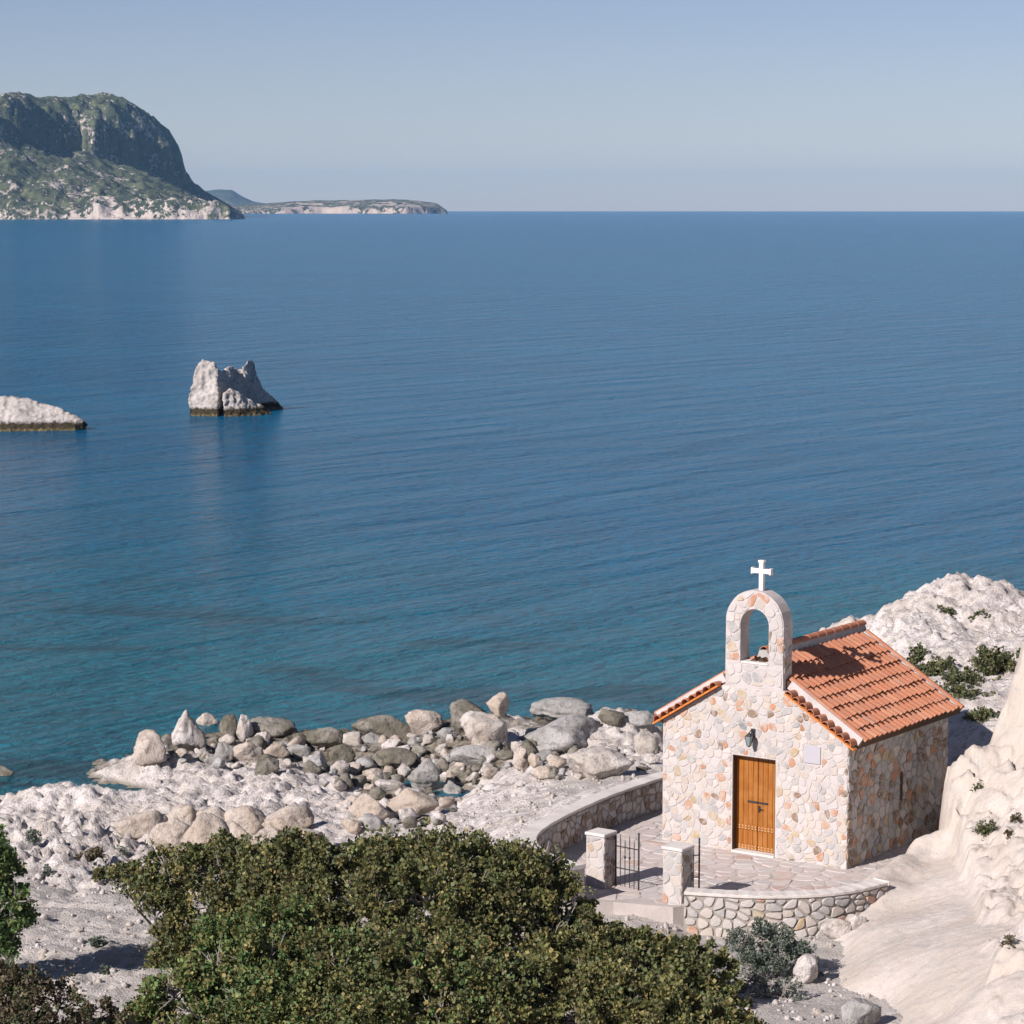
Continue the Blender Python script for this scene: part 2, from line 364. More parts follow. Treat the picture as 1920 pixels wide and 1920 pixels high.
rockc = t.mix(t.rng(n3, .46, .60, 0, .5), rockc, (0.36, 0.33, 0.30))
grav = t.mix(t.rng(n1, .35, .7), (0.53, 0.49, 0.455), (0.43, 0.405, 0.38))
grav = t.mix(t.rng(n4, .5, .65, 0, .6), grav, (0.22, 0.205, 0.18))
grav = t.mix(t.rng(n3, .55, .75, 0, .7), grav, (0.52, 0.48, 0.44))
stain_and_gap_shade = t.mix(t.rng(n2, .4, .62), (0.22, 0.195, 0.155), (0.06, 0.052, 0.038))  # brown rubble ground, coloured darker still for the shade between the boulders
gm = t.rng(t.math('ADD', t.attr('gravel'), t.math('MULTIPLY', t.math('SUBTRACT', n2, .5), .8)), .3, .6)
c = t.mix(gm, rockc, grav)
sm_ = t.rng(t.math('ADD', t.attr('stain_and_gap_shade'), t.math('MULTIPLY', t.math('SUBTRACT', n1, .5), 1.2)), .3, .65)
c = t.mix(sm_, c, stain_and_gap_shade)
z = t.n('ShaderNodeSeparateXYZ'); t.l(co, z.inputs[0])
zz = t.math('ADD', z.outputs[2], t.math('MULTIPLY', t.math('SUBTRACT', n2, .5), .35))
c = t.mix(t.rng(zz, .02, .16, .8, 0), c, (0.13, 0.115, 0.075))
h = t.math('ADD', t.math('MULTIPLY', n2, .6), t.math('MULTIPLY', n3, .4))
c = t.mix(t.rng(t.noise(co, 1.7, 4, .6), .5, .62, 0, .35), c, (0.34, 0.30, 0.26))
M['ground'] = t.done(c, .95, t.bump(h, .9, .12), .1)
terrain = struct(obj('terrain', tme, M['ground']))

# front cliff: a pale apron below, a steep rough block above it
CA, CB = [], []
def Ca(px, py, Y, back=None):
    q = aty(px, py, Y); CA.append(q)
    if back: CA.append(q + np.array(back))
def Cb(px, py, Y, back=None):
    q = aty(px, py, Y); CB.append(q)
    if back: CB.append(q + np.array(back))
for a in [(1632, 1640, 57.0), (1668, 1618, 57.6), (1706, 1584, 58.2), (1738, 1574, 58.5), (1764, 1566, 58.7)]: Ca(*a, back=(.1, .6, -.9))
for a in [(1628, 1662, 55.6), (1624, 1750, 53.0), (1598, 1845, 50.1), (1642, 1918, 48.4), (1600, 1990, 46.5)]:
    Ca(*a); q = aty(*a); CA.append(q + np.array([-.6, .1, -.55]))
for a in [(1680, 1700, 54.9), (1700, 1750, 52.2), (1800, 1750, 50.3), (1780, 1900, 46.6), (1700, 1900, 47.6), (1700, 1650, 56.3), (1760, 1650, 55.6), (1752, 1600, 57.7), (1800, 1600, 57.0), (1725, 1615, 57.4), (1850, 1850, 46.2)]: Ca(*a)
for a in [(10.5, 59.5, 2.6), (13, 58, 3.2), (13, 52, 3.6), (13, 46, 3.4), (16, 55, 4), (16, 44, 4), (9, 43, 2.0), (5.3, 54, 1.0), (5, 47, 1.0)]: CA.append(np.array(a, float))
for a in [(1780, 1440, 58.8), (1796, 1405, 58.95), (1856, 1401, 59.25)]: Cb(*a, back=(.1, .9, -1.2))
for a in [(1882, 1322, 59.8), (1906, 1253, 60.2), (1925, 1212, 60.5), (1990, 1120, 61.5)]: Cb(*a, back=(.1, 1.5, -1.7))
for a in [(1785, 1480, 58.5), (1800, 1500, 58.0), (1820, 1540, 57.0), (1850, 1580, 55.8), (1860, 1500, 57.2), (1900, 1450, 57.8), (1900, 1380, 58.9), (1900, 1560, 55.2), (1840, 1660, 53.6), (1900, 1650, 52.2),
          (1860, 1750, 49.6), (1900, 1750, 48.4), (1920, 1900, 44.6), (1880, 1900, 45.2), (2000, 1600, 52), (2000, 1400, 57), (2000, 1800, 45.5)]: Cb(*a)
for a in [(8, 57, 4.3), (8, 52, 3.6), (7, 46, 3.0), (17, 61, 9), (19, 54, 9.5), (17, 46, 7.5), (20, 66, 10)]: CB.append(np.array(a, float))
CA, CB = np.array(CA), np.array(CB)
CX, CY = np.arange(4.5, 17.5, .065), np.arange(42.5, 64.5, .065)
cx, cy = np.meshgrid(CX, CY); CQ = np.c_[cx.ravel(), cy.ravel()]
ZA = tps_eval(CA[:, :2], tps_fit(CA[:, :2], CA[:, 2], 0.01), CQ); ZB = tps_eval(CB[:, :2], tps_fit(CB[:, :2], CB[:, 2], 0.01), CQ)
edge = np.array([aty(*a)[:2] for a in [(1862, 1930, 45.0), (1850, 1840, 48.0), (1838, 1750, 50.8), (1822, 1680, 53.6), (1806, 1615, 56.0), (1778, 1575, 57.9), (1770, 1500, 58.8)]])
xl = np.interp(CQ[:, 1], edge[:, 1], edge[:, 0])
C2 = np.c_[CQ, np.zeros(len(CQ))]
dl = CQ[:, 0] - xl + .22 * fbm(C2, 1.1, 4, 92) + .06
stp_ = np.clip(dl / .22, 0, 1); stp_ = stp_ * stp_ * (3 - 2 * stp_)
C3 = np.c_[CQ, ZB]
crag = .20 * fbm(C3, .7, 4, 70, .6) + .20 * fbm(C3, 1.6, 4, 75, .6, True) - .22 * np.clip(fbm(C3, 1.5, 3, 80) - .15, 0, 1) * 3
ledge = .16 * (np.abs(((ZB * 1.15 + .5 * fbm(C3, .6, 3, 85)) % 1) - .5) * 2 - .5)
C3w = C3 + .18 * np.c_[fbm(C3, 1.2, 3, 96), fbm(C3, 1.2, 3, 97), fbm(C3, 1.2, 3, 98)]
ZB = ZB + .55 * crag + ledge + .24 * blocks(C3w * np.array([1, 1, 1.5]), .75, 111, 9) + .15 * blocks(C3w, 2.1, 121, 8)
ZA = ZA + .02 * fbm(C2, .6, 2, 93) + .008 * fbm(C2, 3.2, 4, 90, .6) + .024 * fbm(C2, 8.0, 2, 95, .6) + .05 * np.clip(blocks(C2, 3.2, 131, 6) - .28, 0, 1)
CZ = ZA + stp_ * np.maximum(ZB - ZA, 0) + (.008 + .012 * stp_) * NR.uniform(-1, 1, len(ZA))
lxc = (CQ - FC[:2]) @ (-D1[:2]); lyc = (CQ - FC[:2]) @ D2[:2]
CZ = np.where((lxc < HW + .16) & (lyc > -.08), np.minimum(CZ, 1.4), CZ)
kx, ky = len(CX), len(CY); ci = np.arange(kx * ky).reshape(ky, kx)
cme = mesh_np('rock_cliff', np.c_[CQ, CZ], np.stack([ci[:-1, :-1], ci[:-1, 1:], ci[1:, 1:], ci[1:, :-1]], -1).reshape(-1, 4), False)
t = NT('cliff_limestone'); co = t.coord('World')
n1 = t.noise(co, .55, 5, .6); n2 = t.noise(co, 3.2, 6, .6); n3 = t.noise(co, 16, 5, .65); n4 = t.noise(co, 70, 2, .5)
c = t.mix(t.rng(n1, .35, .65), (0.575, 0.52, 0.485), (0.50, 0.44, 0.385))
c = t.mix(t.rng(n2, .50, .62, 0, .6), c, (0.42, 0.40, 0.375))
c = t.mix(t.rng(n3, .55, .68, 0, .5), c, (0.36, 0.30, 0.23))
c = t.mix(t.rng(n4, .42, .62, 0, .35), c, (0.36, 0.33, 0.30))
M['cliff'] = t.done(c, .95, t.bump(t.math('ADD', t.math('MULTIPLY', n2, .35), t.math('MULTIPLY', n3, .5)), .7, .05), .1)
struct(obj('rock_cliff', cme, M['cliff']))
CG = CZ.reshape(ky, kx)
def cliff_h(x, y):
    i = int(np.clip((x - CX[0]) / .065, 0, kx - 1)); j = int(np.clip((y - CY[0]) / .065, 0, ky - 1)); return CG[j, i]
def hit2(px, py):
    r = ray(px, py); t = 40.0
    while t < 110:
        p = r * t + np.array([0, 0, CAM_H]); g = ground(p[0], p[1])
        if CX[0] < p[0] < CX[-1] and CY[0] < p[1] < CY[-1]: g = max(g, cliff_h(p[0], p[1]))
        if p[2] <= g: return p
        t += .04
    return p

# ------------------------------------------------------------------ sea (follows the curve of the earth)
ER = 6.371e6
rr = np.r_[np.arange(30, 130, 1.5), 130 * 1.025 ** np.arange(0, 196)]
rr = np.r_[rr[rr < 16500], 16500]
aa = np.radians(np.r_[np.arange(-75, -14, 3), np.arange(-14, 14, .35), np.arange(14, 76, 3)])
R2, A2 = np.meshgrid(rr, aa); sx = (R2 * np.sin(A2)).ravel(); sy = (R2 * np.cos(A2)).ravel()
SV = np.c_[sx, sy, -(sx ** 2 + sy ** 2) / (2 * ER)]
si = np.arange(len(sx)).reshape(R2.shape)
SF = np.stack([si[:-1, :-1], si[:-1, 1:], si[1:, 1:], si[1:, :-1]], -1).reshape(-1, 4)
sme = mesh_np('sea', SV, SF[:, ::-1], True)
shore = np.array([atz(px, py, 0)[:2] for px, py in [(-600, 1500), (-200, 1490), (0, 1480), (120, 1450), (240, 1400), (330, 1350), (500, 1335), (700, 1325), (900, 1310), (1100, 1310), (1300, 1300), (1450, 1270), (1600, 1200), (1900, 1150)]])
sd = np.full(len(SV), 1e9)
for a, b in zip(shore[:-1], shore[1:]):
    ab = b - a; tt = np.clip(((SV[:, :2] - a) @ ab) / (ab @ ab), 0, 1)
    sd = np.minimum(sd, np.linalg.norm(SV[:, :2] - (a + tt[:, None] * ab), axis=1))
left = np.clip((-SV[:, 0] + 6) / 25, 0, 1)
attr(sme, 'shallow', np.exp(-sd / (15 + 30 * left)))
t = NT('sea_water'); co = t.coord('World'); sh = t.attr('shallow')
big = t.noise(t.coord('World', (.012, .03, 1)), 1, 4, .55); pat = t.noise(t.coord('World', (.09, .17, 1)), 1, 5, .6, .5)
deep = t.mix(t.rng(big, .3, .7), (0.0015, 0.108, 0.228), (0.003, 0.130, 0.258))
c = t.mix(t.rng(t.math('ADD', sh, t.math('MULTIPLY', t.math('SUBTRACT', pat, .5), .25)), .05, .85), deep, (0.012, 0.150, 0.205))
weed = t.math('MULTIPLY', t.rng(pat, .52, .64), t.rng(sh, .25, .7))
c = t.mix(t.math('MULTIPLY', weed, .75), c, (0.016, 0.062, 0.085))
mr = t.n('ShaderNodeMapping'); t.l(co, mr.inputs[0]); mr.inputs['Rotation'].default_value = (0, 0, -math.radians(50))     # x runs along the wave crests
def along(sx_, sy_):
    m_ = t.n('ShaderNodeMapping'); t.l(mr.outputs[0], m_.inputs[0]); m_.inputs['Scale'].default_value = (sx_, sy_, 1); return m_.outputs[0]
w1 = t.noise(along(.28, .75), 1, 4, .6, .4); w2 = t.noise(along(1.3, 2.0), 1, 5, .7, .5); w3 = t.noise(along(.07, .27), 1, 3, .5, .2)
hh = t.math('ADD', t.math('MULTIPLY', w1, .45), t.math('ADD', t.math('MULTIPLY', w2, .42), t.math('MULTIPLY', w3, 1.9)))
M['sea'] = t.done(c, .17, t.bump(hh, 1.0, 1.7), .15)
t.b.inputs['Specular Tint'].default_value = (0.10, 0.48, 0.88, 1)
t.b.inputs['IOR'].default_value = 1.33
struct(obj('sea', sme, M['sea']))

# ------------------------------------------------------------------ far land
def far_mat(name, rockc, green, dark, zrock):
    t = NT(name); co = t.coord('World')
    n1 = t.noise(co, .012, 5, .6); n2 = t.noise(co, .05, 6, .65); n3 = t.noise(co, .16, 4, .65)
    g = t.n('ShaderNodeNewGeometry'); s = t.n('ShaderNodeSeparateXYZ'); t.l(g.outputs['Normal'], s.inputs[0])
    zz = t.n('ShaderNodeSeparateXYZ'); t.l(co, zz.inputs[0])
    c = t.mix(t.rng(n2, .42, .58), green, dark)
    bare = t.math('ADD', t.math('MULTIPLY', t.rng(s.outputs[2], .45, .85, 1, 0), .04), t.math('MULTIPLY', n1, .62))
    bare = t.math('ADD', bare, t.math('ADD', t.math('MULTIPLY', t.math('SUBTRACT', n3, .5), .8), t.math('MULTIPLY', t.math('SUBTRACT', n2, .5), .5)))
    low = t.math('MULTIPLY', t.rng(t.math('ADD', zz.outputs[2], t.math('MULTIPLY', t.math('ADD', t.math('SUBTRACT', n1, .5), t.math('MULTIPLY', t.math('SUBTRACT', n2, .5), 1.0)), zrock * 14)), zrock * -.4, zrock * 1.4, 1, 0), .24)
    low = t.math('MULTIPLY', low, t.rng(zz.outputs[0], -620, -500, .75, 1.6))
    c = t.mix(t.rng(t.math('ADD', bare, low), .38, .50), c, rockc)
    return t.done(c, .95, t.bump(n3, .8, 4.0), .05)
M['far'] = far_mat('headland_scrub_and_limestone', (0.52, 0.45, 0.40), (0.115, 0.13, 0.075), (0.045, 0.058, 0.04), 11)
M['far2'] = far_mat('cape_scrub_and_limestone', (0.48, 0.40, 0.34), (0.085, 0.105, 0.065), (0.04, 0.055, 0.035), 15)
def curv(y): return y * y / (2 * ER)
def wx(px, Y): return (px - 960) / 5003.0 * Y
def wz(py, Y): return CAM_H + (384.5 - py) / 5003.0 * Y
def grid_obj(name, X, Y, zf, mat):
    x, y = np.meshgrid(X, Y); q = np.c_[x.ravel(), y.ravel()]; zv = zf(q)
    zv = np.where(zv < .5, -6, zv) - curv(q[:, 1]) * .0 - (q[:, 0] ** 2 + q[:, 1] ** 2) / (2 * ER)
    i = np.arange(x.size).reshape(x.shape)
    return struct(obj(name, mesh_np(name, np.c_[q, zv], np.stack([i[:-1, :-1], i[:-1, 1:], i[1:, 1:], i[1:, :-1]], -1).reshape(-1, 4), True), mat))
def headland_z(q):
    p3 = np.c_[q, np.zeros(len(q))]; px = 960 + q[:, 0] / q[:, 1] * 5003
    Tp = np.interp(px, [-400, -100, 0, 40, 75, 110, 200, 240, 270, 300, 320, 335, 343, 348, 365, 385, 430, 456, 470], [150, 170, 186, 176, 188, 184, 178, 188, 206, 230, 248, 272, 298, 325, 345, 360, 386, 403, 420])
    Bp = np.interp(px, [-400, -100, 0, 60, 140, 210, 272, 337, 360, 412, 456, 470], [230, 240, 252, 274, 286, 304, 320, 348, 368, 390, 404, 420])
    Yc = 3640 + .95 * px + 46 * fbm(p3, .014, 4, 31, .6) + 26 * fbm(p3, .04, 3, 35, .6, True)
    shore_y = np.interp(px, [-400, 0, 250, 430, 470], [3330, 3395, 3400, 3420, 3470]) + 26 * fbm(p3, .018, 4, 51, .6)
    hT = np.clip(wz(Tp, 3720 + .95 * px) + .9, -5, 400); hB = np.minimum(np.clip(wz(Bp, 3640 + .95 * px) + .9, -5, 400), hT)
    hS = np.minimum(np.clip(10 + 22 * fbm(p3, .016, 3, 55) + 9 * fbm(p3, .06, 3, 57), 2, 30), hT * .8 + 1)
    t1 = (q[:, 1] - shore_y); t2 = (q[:, 1] - Yc) / 85
    a1 = np.clip((t1 - 14) / np.maximum(Yc - shore_y - 14, 20), 0, 1)
    low = np.where(t1 < 0, -6, np.where(t1 < 14, hS * np.clip(t1 / 10, 0, 1) ** .6, hS + (hB - hS) * a1 ** .9))
    pr = np.interp(t2, [0, .10, .3, .6, 1.0, 1.8], [0, .34, .62, .84, .97, 1.0])
    zz_ = np.where(t2 > 0, hB + (hT - hB) * pr, low) * np.clip((4900 - q[:, 1]) / 400, 0, 1)
    zz_ = np.where(px > 462, -6, zz_)
    return zz_ + np.where(zz_ > 3, np.clip(hT / 60, .2, 1) * (6 * fbm(p3, .03, 4, 61, .6) + 5.5 * fbm(p3, .045, 4, 66, .6, True)), 0)
grid_obj('headland', np.arange(-1150, -290, 2.8), np.arange(3330, 4700, 4.5), headland_z, M['far'])
def cape_z(q):
    p3 = np.c_[q, np.zeros(len(q))]; px = 960 + q[:, 0] / q[:, 1] * 5003
    sil = np.interp(px, [300, 430, 480, 560, 640, 700, 740, 790, 820, 838, 850], [15, 18, 24, 30, 33, 35, 36, 31, 24, 6, -40])
    sh_ = 6320 + 45 * fbm(p3, .01, 4, 71) + np.interp(px, [430, 600, 760, 840], [-40, 60, 20, 200])
    t_ = q[:, 1] - sh_
    pr = np.interp(t_, [-5, 0, 12, 30, 120, 420, 600], [-6, .25, .45, .55, .8, 1, 0])
    z_ = np.where((t_ > -3) & (sil > 0), sil * pr, -6)
    return z_ + np.where(z_ > 2, 2.5 * fbm(p3, .02, 4, 77), 0)
grid_obj('cape', np.arange(-1000, -100, 5.0), np.arange(6200, 7000, 10.0), cape_z, M['far2'])
def hill_z(q):
    p3 = np.c_[q, np.zeros(len(q))]; px = 960 + q[:, 0] / q[:, 1] * 5003
    sil = np.interp(px, [250, 340, 380, 410, 435, 450, 475, 520, 600], [70, 80, 88, 96, 92, 70, 42, 26, -8])
    return sil * np.clip(1 - ((q[:, 1] - 11600) / 500) ** 2, -.1, 1) + 5 * fbm(p3, .01, 4, 81)
grid_obj('distant_hill', np.arange(-2000, -700, 10.0), np.arange(11000, 12200, 25.0), hill_z, M['far2'])

# ------------------------------------------------------------------ rocks
_ico = {}
def ico(n):
    if n not in _ico:
        bm = bmesh.new(); bmesh.ops.create_icosphere(bm, subdivisions=n, radius=1)
        _ico[n] = (np.array([v.co[:] for v in bm.verts]), np.array([[v.index for v in f.verts] for f in bm.faces])); bm.free()
    return _ico[n]
def rock_mesh(name, radii, seed, sub=4, planes=16, sharp=160, rough=.11, pointed=0):
    V, F = ico(sub); R = np.random.RandomState(seed)
    n = R.normal(size=(planes, 3)); n /= np.linalg.norm(n, axis=1)[:, None]; h = R.uniform(.55, .84, planes)
    d = np.clip(V @ n.T, 0, None) / h
    r = (np.sum(d ** sharp, 1) + 1e-6) ** (-1 / sharp); r = np.clip(r, .5, 1.12) * 1.08
    Pn = V * r[:, None]
    if pointed: Pn[:, :2] *= (1 - pointed * np.clip((Pn[:, 2] + .2), 0, 1.1))[:, None]
    s = seed * 3.7
    disp = rough * (fbm(Pn + s, 1.8, 5, seed, .7) + .6 * fbm(Pn + s, 4.5, 3, seed + 9, .65, True) - .45)
    Pn = Pn + V * disp[:, None]
    return mesh_np(name, Pn * np.array(radii), F, False)
def boulder(px, pyb, wpx, hpx, tone, label, group, sub=4, pointed=0, depth=None, name='boulder', hitf=hit, sink=.22):
    p = hitf(px, pyb); s = p[1] / FPX
    w, h_ = wpx * s * .5, hpx * s * .5
    dpt = depth if depth else min(w, max(h_ * 1.2, w * .75))
    me = rock_mesh(name, (w * 1.12, dpt * 1.0, h_ * 1.22), rnd.randint(1, 9999), sub, pointed=pointed)
    me.materials.append(M[tone])
    y = p[1] + dpt * .6
    g = max(ground(p[0], y), -.1)
    o = obj(name, me, loc=(p[0], y, p[2] + h_ * (1 - sink)), rotz=0)
    return tag(o, label, 'boulder', group)
BG = 'boulders of the rocky shore'
HB = [ # centre px, bottom px, width, height, tone, label
 (280, 1430, 66, 56, 'cream', 'rounded pale boulder at the seaward left tip of the rubble'),
 (352, 1412, 62, 74, 'pale', 'tall pale leaning boulder near the left end of the shore rubble', .45),
 (386, 1374, 40, 40, 'cream', 'cream boulder behind the tall leaning pale one'),
 (430, 1386, 42, 50, 'dark', 'dark stained boulder right of the tall leaning one'),
 (456, 1392, 32, 54, 'pale', 'narrow upright white boulder standing in dark rubble', .3),
 (516, 1384, 108, 42, 'dark', 'long flat dark rock along the water, left half of the shore'),
 (602, 1405, 74, 46, 'dark', 'dark sloping rock dipping to the water in the small inlet'),
 (492, 1398, 32, 26, 'pale', 'small white boulder in front of the long dark rock'),
 (460, 1432, 56, 42, 'cream', 'cream boulder at the upper edge of the white shelf'),
 (512, 1432, 56, 40, 'cream', 'broad tan boulder beside the white shelf, its right neighbour dark'),
 (558, 1424, 46, 34, 'grey', 'grey boulder in the middle of the left rubble'),
 (500, 1453, 54, 36, 'dark', 'dark hollowed rock at the rim of the white shelf'),
 (418, 1430, 40, 44, 'grey', 'grey boulder below the dark stained one'),
 (800, 1376, 76, 50, 'cream', 'square topped tan boulder on the water line right of the inlet'),
 (874, 1374, 72, 56, 'dark', 'brown blocky boulder left of the perched round stone'),
 (712, 1392, 128, 56, 'dark', 'long dark wedge of rock sloping up from the inlet'),
 (916, 1402, 104, 70, 'pale', 'largest pale smooth boulder under the perched round stone'),
 (1060, 1352, 136, 34, 'grey', 'long low ledge of grey rock behind the flat slab'),
 (1050, 1416, 178, 64, 'grey', 'wide flat grey slab between the pale boulders and chapel'),
 (1152, 1360, 60, 32, 'dark', 'dark low rock on the water line near the chapel'),
 (1200, 1372, 74, 36, 'grey', 'grey rounded rock just left of the chapel eave'),
 (1210, 1412, 60, 46, 'pale', 'angular white boulder against the left edge of the chapel', .3),
 (976, 1440, 32, 44, 'cream', 'narrow cream block at the left end of the flat slab'),
 (1002, 1440, 30, 28, 'cream', 'small pinkish block under the flat slab'),
 (1018, 1462, 58, 26, 'cream', 'low cream stone in front of the small pinkish block'),
 (1044, 1448, 42, 32, 'cream', 'rounded cream stone below the middle of the flat slab'),
 (1124, 1462, 128, 60, 'pale', 'big rounded white boulder with hollow underside left of chapel'),
 (1222, 1434, 28, 22, 'pale', 'small white stone at the foot of the chapel left corner'),
 (798, 1480, 68, 62, 'grey', 'grey pointed boulder with one dark flank beside the tide pool', .4),
 (734, 1490, 58, 34, 'pale', 'pale oblong boulder left of the grey pointed one'),
 (742, 1444, 80, 36, 'dark', 'olive stained rock behind the grey pointed boulder'),
 (700, 1468, 44, 30, 'cream', 'small tan boulder left of the oblong pale one'),
 (848, 1476, 30, 30, 'cream', 'small cream boulder on the far rim of the tide pool'),
 (778, 1534, 90, 54, 'cream', 'pitted cream boulder on the left rim of the tide pool'),
 (690, 1538, 82, 44, 'cream', 'low pitted cream boulder left of the tide pool rim'),
 (662, 1564, 44, 28, 'cream', 'small tan boulder above the big shrub'),
 (735, 1408, 34, 26, 'pale', 'small pale stone at the foot of the long dark wedge'),
 (838, 1386, 46, 24, 'grey', 'low grey stone left of the largest pale boulder'),
 (900, 1436, 90, 36, 'grey', 'low grey green rock below the largest pale boulder'),
 (640, 1434, 56, 34, 'dark', 'dark rock in the middle of the rubble below the inlet'),
 (590, 1446, 48, 34, 'grey', 'grey stone right of the dark hollowed rock'),
 (660, 1402, 46, 34, 'pale', 'white rock at the head of the small inlet'),
]
for i, a in enumerate(HB):
    boulder(*a[:6], BG, pointed=a[6] if len(a) > 6 else 0)
big = [o for o in COL.objects if o.get('label', '').startswith('largest pale smooth')][0]
bv = np.array([v.co[:] for v in big.data.vertices]) + np.array(big.location); bt = bv[np.argmax(bv[:, 2] - .6 * np.abs(bv[:, 0] - big.location.x - .25))]
q = (bt[0], bt[1], bt[2] + .30)
me = rock_mesh('boulder', (.34, .32, .40), 77, 4); me.materials.append(M['cream'])
tag(obj('boulder', me, loc=q), 'round stone perched on top of the largest pale boulder', 'boulder', BG)
LG = 'brown blocks of the low ledge'
for a in [(268, 1562, 74, 46, 'leftmost rounded tan block of the low ledge'), (318, 1592, 74, 56, 'tan block leaning against the lowest ledge block'), (338, 1552, 56, 46, 'upper tan block right of the leftmost one'),
          (378, 1606, 66, 70, 'lowest and roundest tan block of the ledge'), (400, 1552, 62, 36, 'flat tan block above the lowest ledge block'), (464, 1560, 70, 44, 'egg shaped tan block with a dark cleft at its right'),
          (536, 1552, 96, 34, 'long low block with a dark line under it'), (514, 1602, 76, 50, 'broad tan block just above the big shrub, middle of the ledge'), (440, 1598, 62, 48, 'pale block between the roundest block and the broad one'),
          (575, 1592, 62, 42, 'rightmost tan block of the low ledge')]:
    boulder(a[0], a[1] + 4, a[2] * 1.28, a[3] * 1.3, 'cream', a[4], LG, sink=.5)
# loose stones of the rubble
poly = [(262, 1424), (340, 1385), (640, 1385), (860, 1375), (1000, 1400), (1225, 1405), (1225, 1448), (1060, 1470), (960, 1440), (870, 1500), (830, 1550), (650, 1556), (640, 1490), (560, 1450), (300, 1440)]
def inpoly(x, y, pl):
    c_ = False; j = len(pl) - 1
    for i in range(len(pl)):
        if (pl[i][1] > y) != (pl[j][1] > y) and x < (pl[j][0] - pl[i][0]) * (y - pl[i][1]) / (pl[j][1] - pl[i][1]) + pl[i][0]: c_ = not c_
        j = i
    return c_
variants = [rock_mesh('shore_stone', (1, .85, .75), 300 + i, 3, rough=.2) for i in range(14)]
vm = {}
LMK = [(280, 1410, 'pale boulder at the seaward left tip'), (352, 1395, 'tall pale leaning boulder'), (456, 1380, 'narrow upright white boulder'), (516, 1375, 'long flat dark rock'), (500, 1440, 'dark hollowed rock'), (460, 1420, 'cream boulder by the white shelf'),
       (602, 1390, 'dark sloping rock in the inlet'), (712, 1380, 'long dark wedge of rock'), (640, 1420, 'dark rock amid the rubble'), (800, 1360, 'square topped tan boulder'), (916, 1380, 'largest pale smooth boulder'), (742, 1430, 'olive stained rock'),
       (798, 1460, 'grey pointed boulder'), (734, 1480, 'pale oblong boulder'), (840, 1497, 'tide pool'), (778, 1520, 'pitted cream boulder'), (690, 1530, 'low pitted cream boulder'), (1050, 1395, 'wide flat grey slab'), (1124, 1440, 'big hollowed white boulder'), (1210, 1400, 'angular white boulder by the chapel'), (1018, 1455, 'low cream stone'), (900, 1425, 'low grey green rock')]
cnt = 0
while cnt < 290:
    px, py = rnd.uniform(255, 1230), rnd.uniform(1370, 1560)
    if not inpoly(px, py, poly): continue
    p = hit(px, py); r = rnd.choice((.12, .14, .17, .2, .26, .34)) * rnd.uniform(.8, 1.2)
    if p[2] < -.2: continue
    k = rnd.randrange(14); tone = rnd.choice(['pale', 'pale', 'cream', 'grey', 'grey', 'dark', 'dark'])
    if (k, tone) not in vm:
        me = variants[k].copy(); me.materials.append(M[tone]); vm[(k, tone)] = me
    o = obj('shore_stone', vm[(k, tone)], loc=(p[0], p[1], ground(p[0], p[1]) + r * .3))
    o.scale = (r, r * rnd.uniform(.8, 1.2), r); o.rotation_euler = (rnd.uniform(-.4, .4), rnd.uniform(-.4, .4), rnd.uniform(0, 6.28))
    lm = min(LMK, key=lambda a: (a[0] - px) ** 2 + 2 * (a[1] - py) ** 2); dx, dy = px - lm[0], py - lm[1]
    rel = ('right of' if dx > 0 else 'left of') if abs(dx) > 1.4 * abs(dy) else ('in front of' if dy > 0 else 'behind')
    tag(o, ('small ' if r < .17 else 'large ' if r > .26 else '') + {'pale': 'white', 'cream': 'tan', 'grey': 'grey', 'dark': 'dark stained'}[tone] + ' loose stone ' + rel + ' the ' + lm[2], 'stone', 'loose stones of the shore rubble')
    cnt += 1
gv = []; gf = []; V1, F1_ = ico(1); nn_ = 0
while nn_ < 1800:
    px, py = rnd.choice([(rnd.uniform(0, 480), rnd.uniform(1630, 1915)), (rnd.uniform(1130, 1640), rnd.uniform(1700, 1915)), (rnd.uniform(860, 1240), rnd.uniform(1440, 1600))])
    p = hit(px, py); r = rnd.choice((.015, .02, .025, .03, .045, .07)) * rnd.uniform(.8, 1.3)
    if p[2] < .3 or (abs((p[:2] - FC[:2]) @ D1[:2]) < 4.3 and -3.2 < (p[:2] - FC[:2]) @ D2[:2] < 6.4 and py < 1700): nn_ += .2; continue
    gv.append(V1 * (r * NR.uniform(.6, 1.3, 3)) * NR.uniform(.8, 1.2, (len(V1), 1)) + p + np.array([0, 0, r * .25])); gf.append(F1_ + len(V1) * len(gf)); nn_ += 1
gr_ = obj('gravel', mesh_np('gravel', np.concatenate(gv), np.concatenate(gf)), M['pale']); gr_['kind'] = 'stuff'; gr_['label'] = 'loose pebbles scattered over the pale ground'; gr_['category'] = 'gravel'
# stones near the chapel
boulder(1564, 1762, 62, 44, 'pale', 'white boulder at the foot of the curved wall, near its right end', 'boulders by the courtyard wall')
boulder(1604, 1752, 44, 44, 'pale', 'smaller white boulder wedged between the wall end and cliff', 'boulders by the courtyard wall')
boulder(1514, 1846, 50, 56, 'pale', 'pale rounded boulder half hidden in the grey shrub by the path', 'boulders by the courtyard wall')
boulder(1612, 1926, 70, 60, 'grey', 'grey boulder at the foot of the cliff, bottom right', 'boulders by the courtyard wall', hitf=hit2)

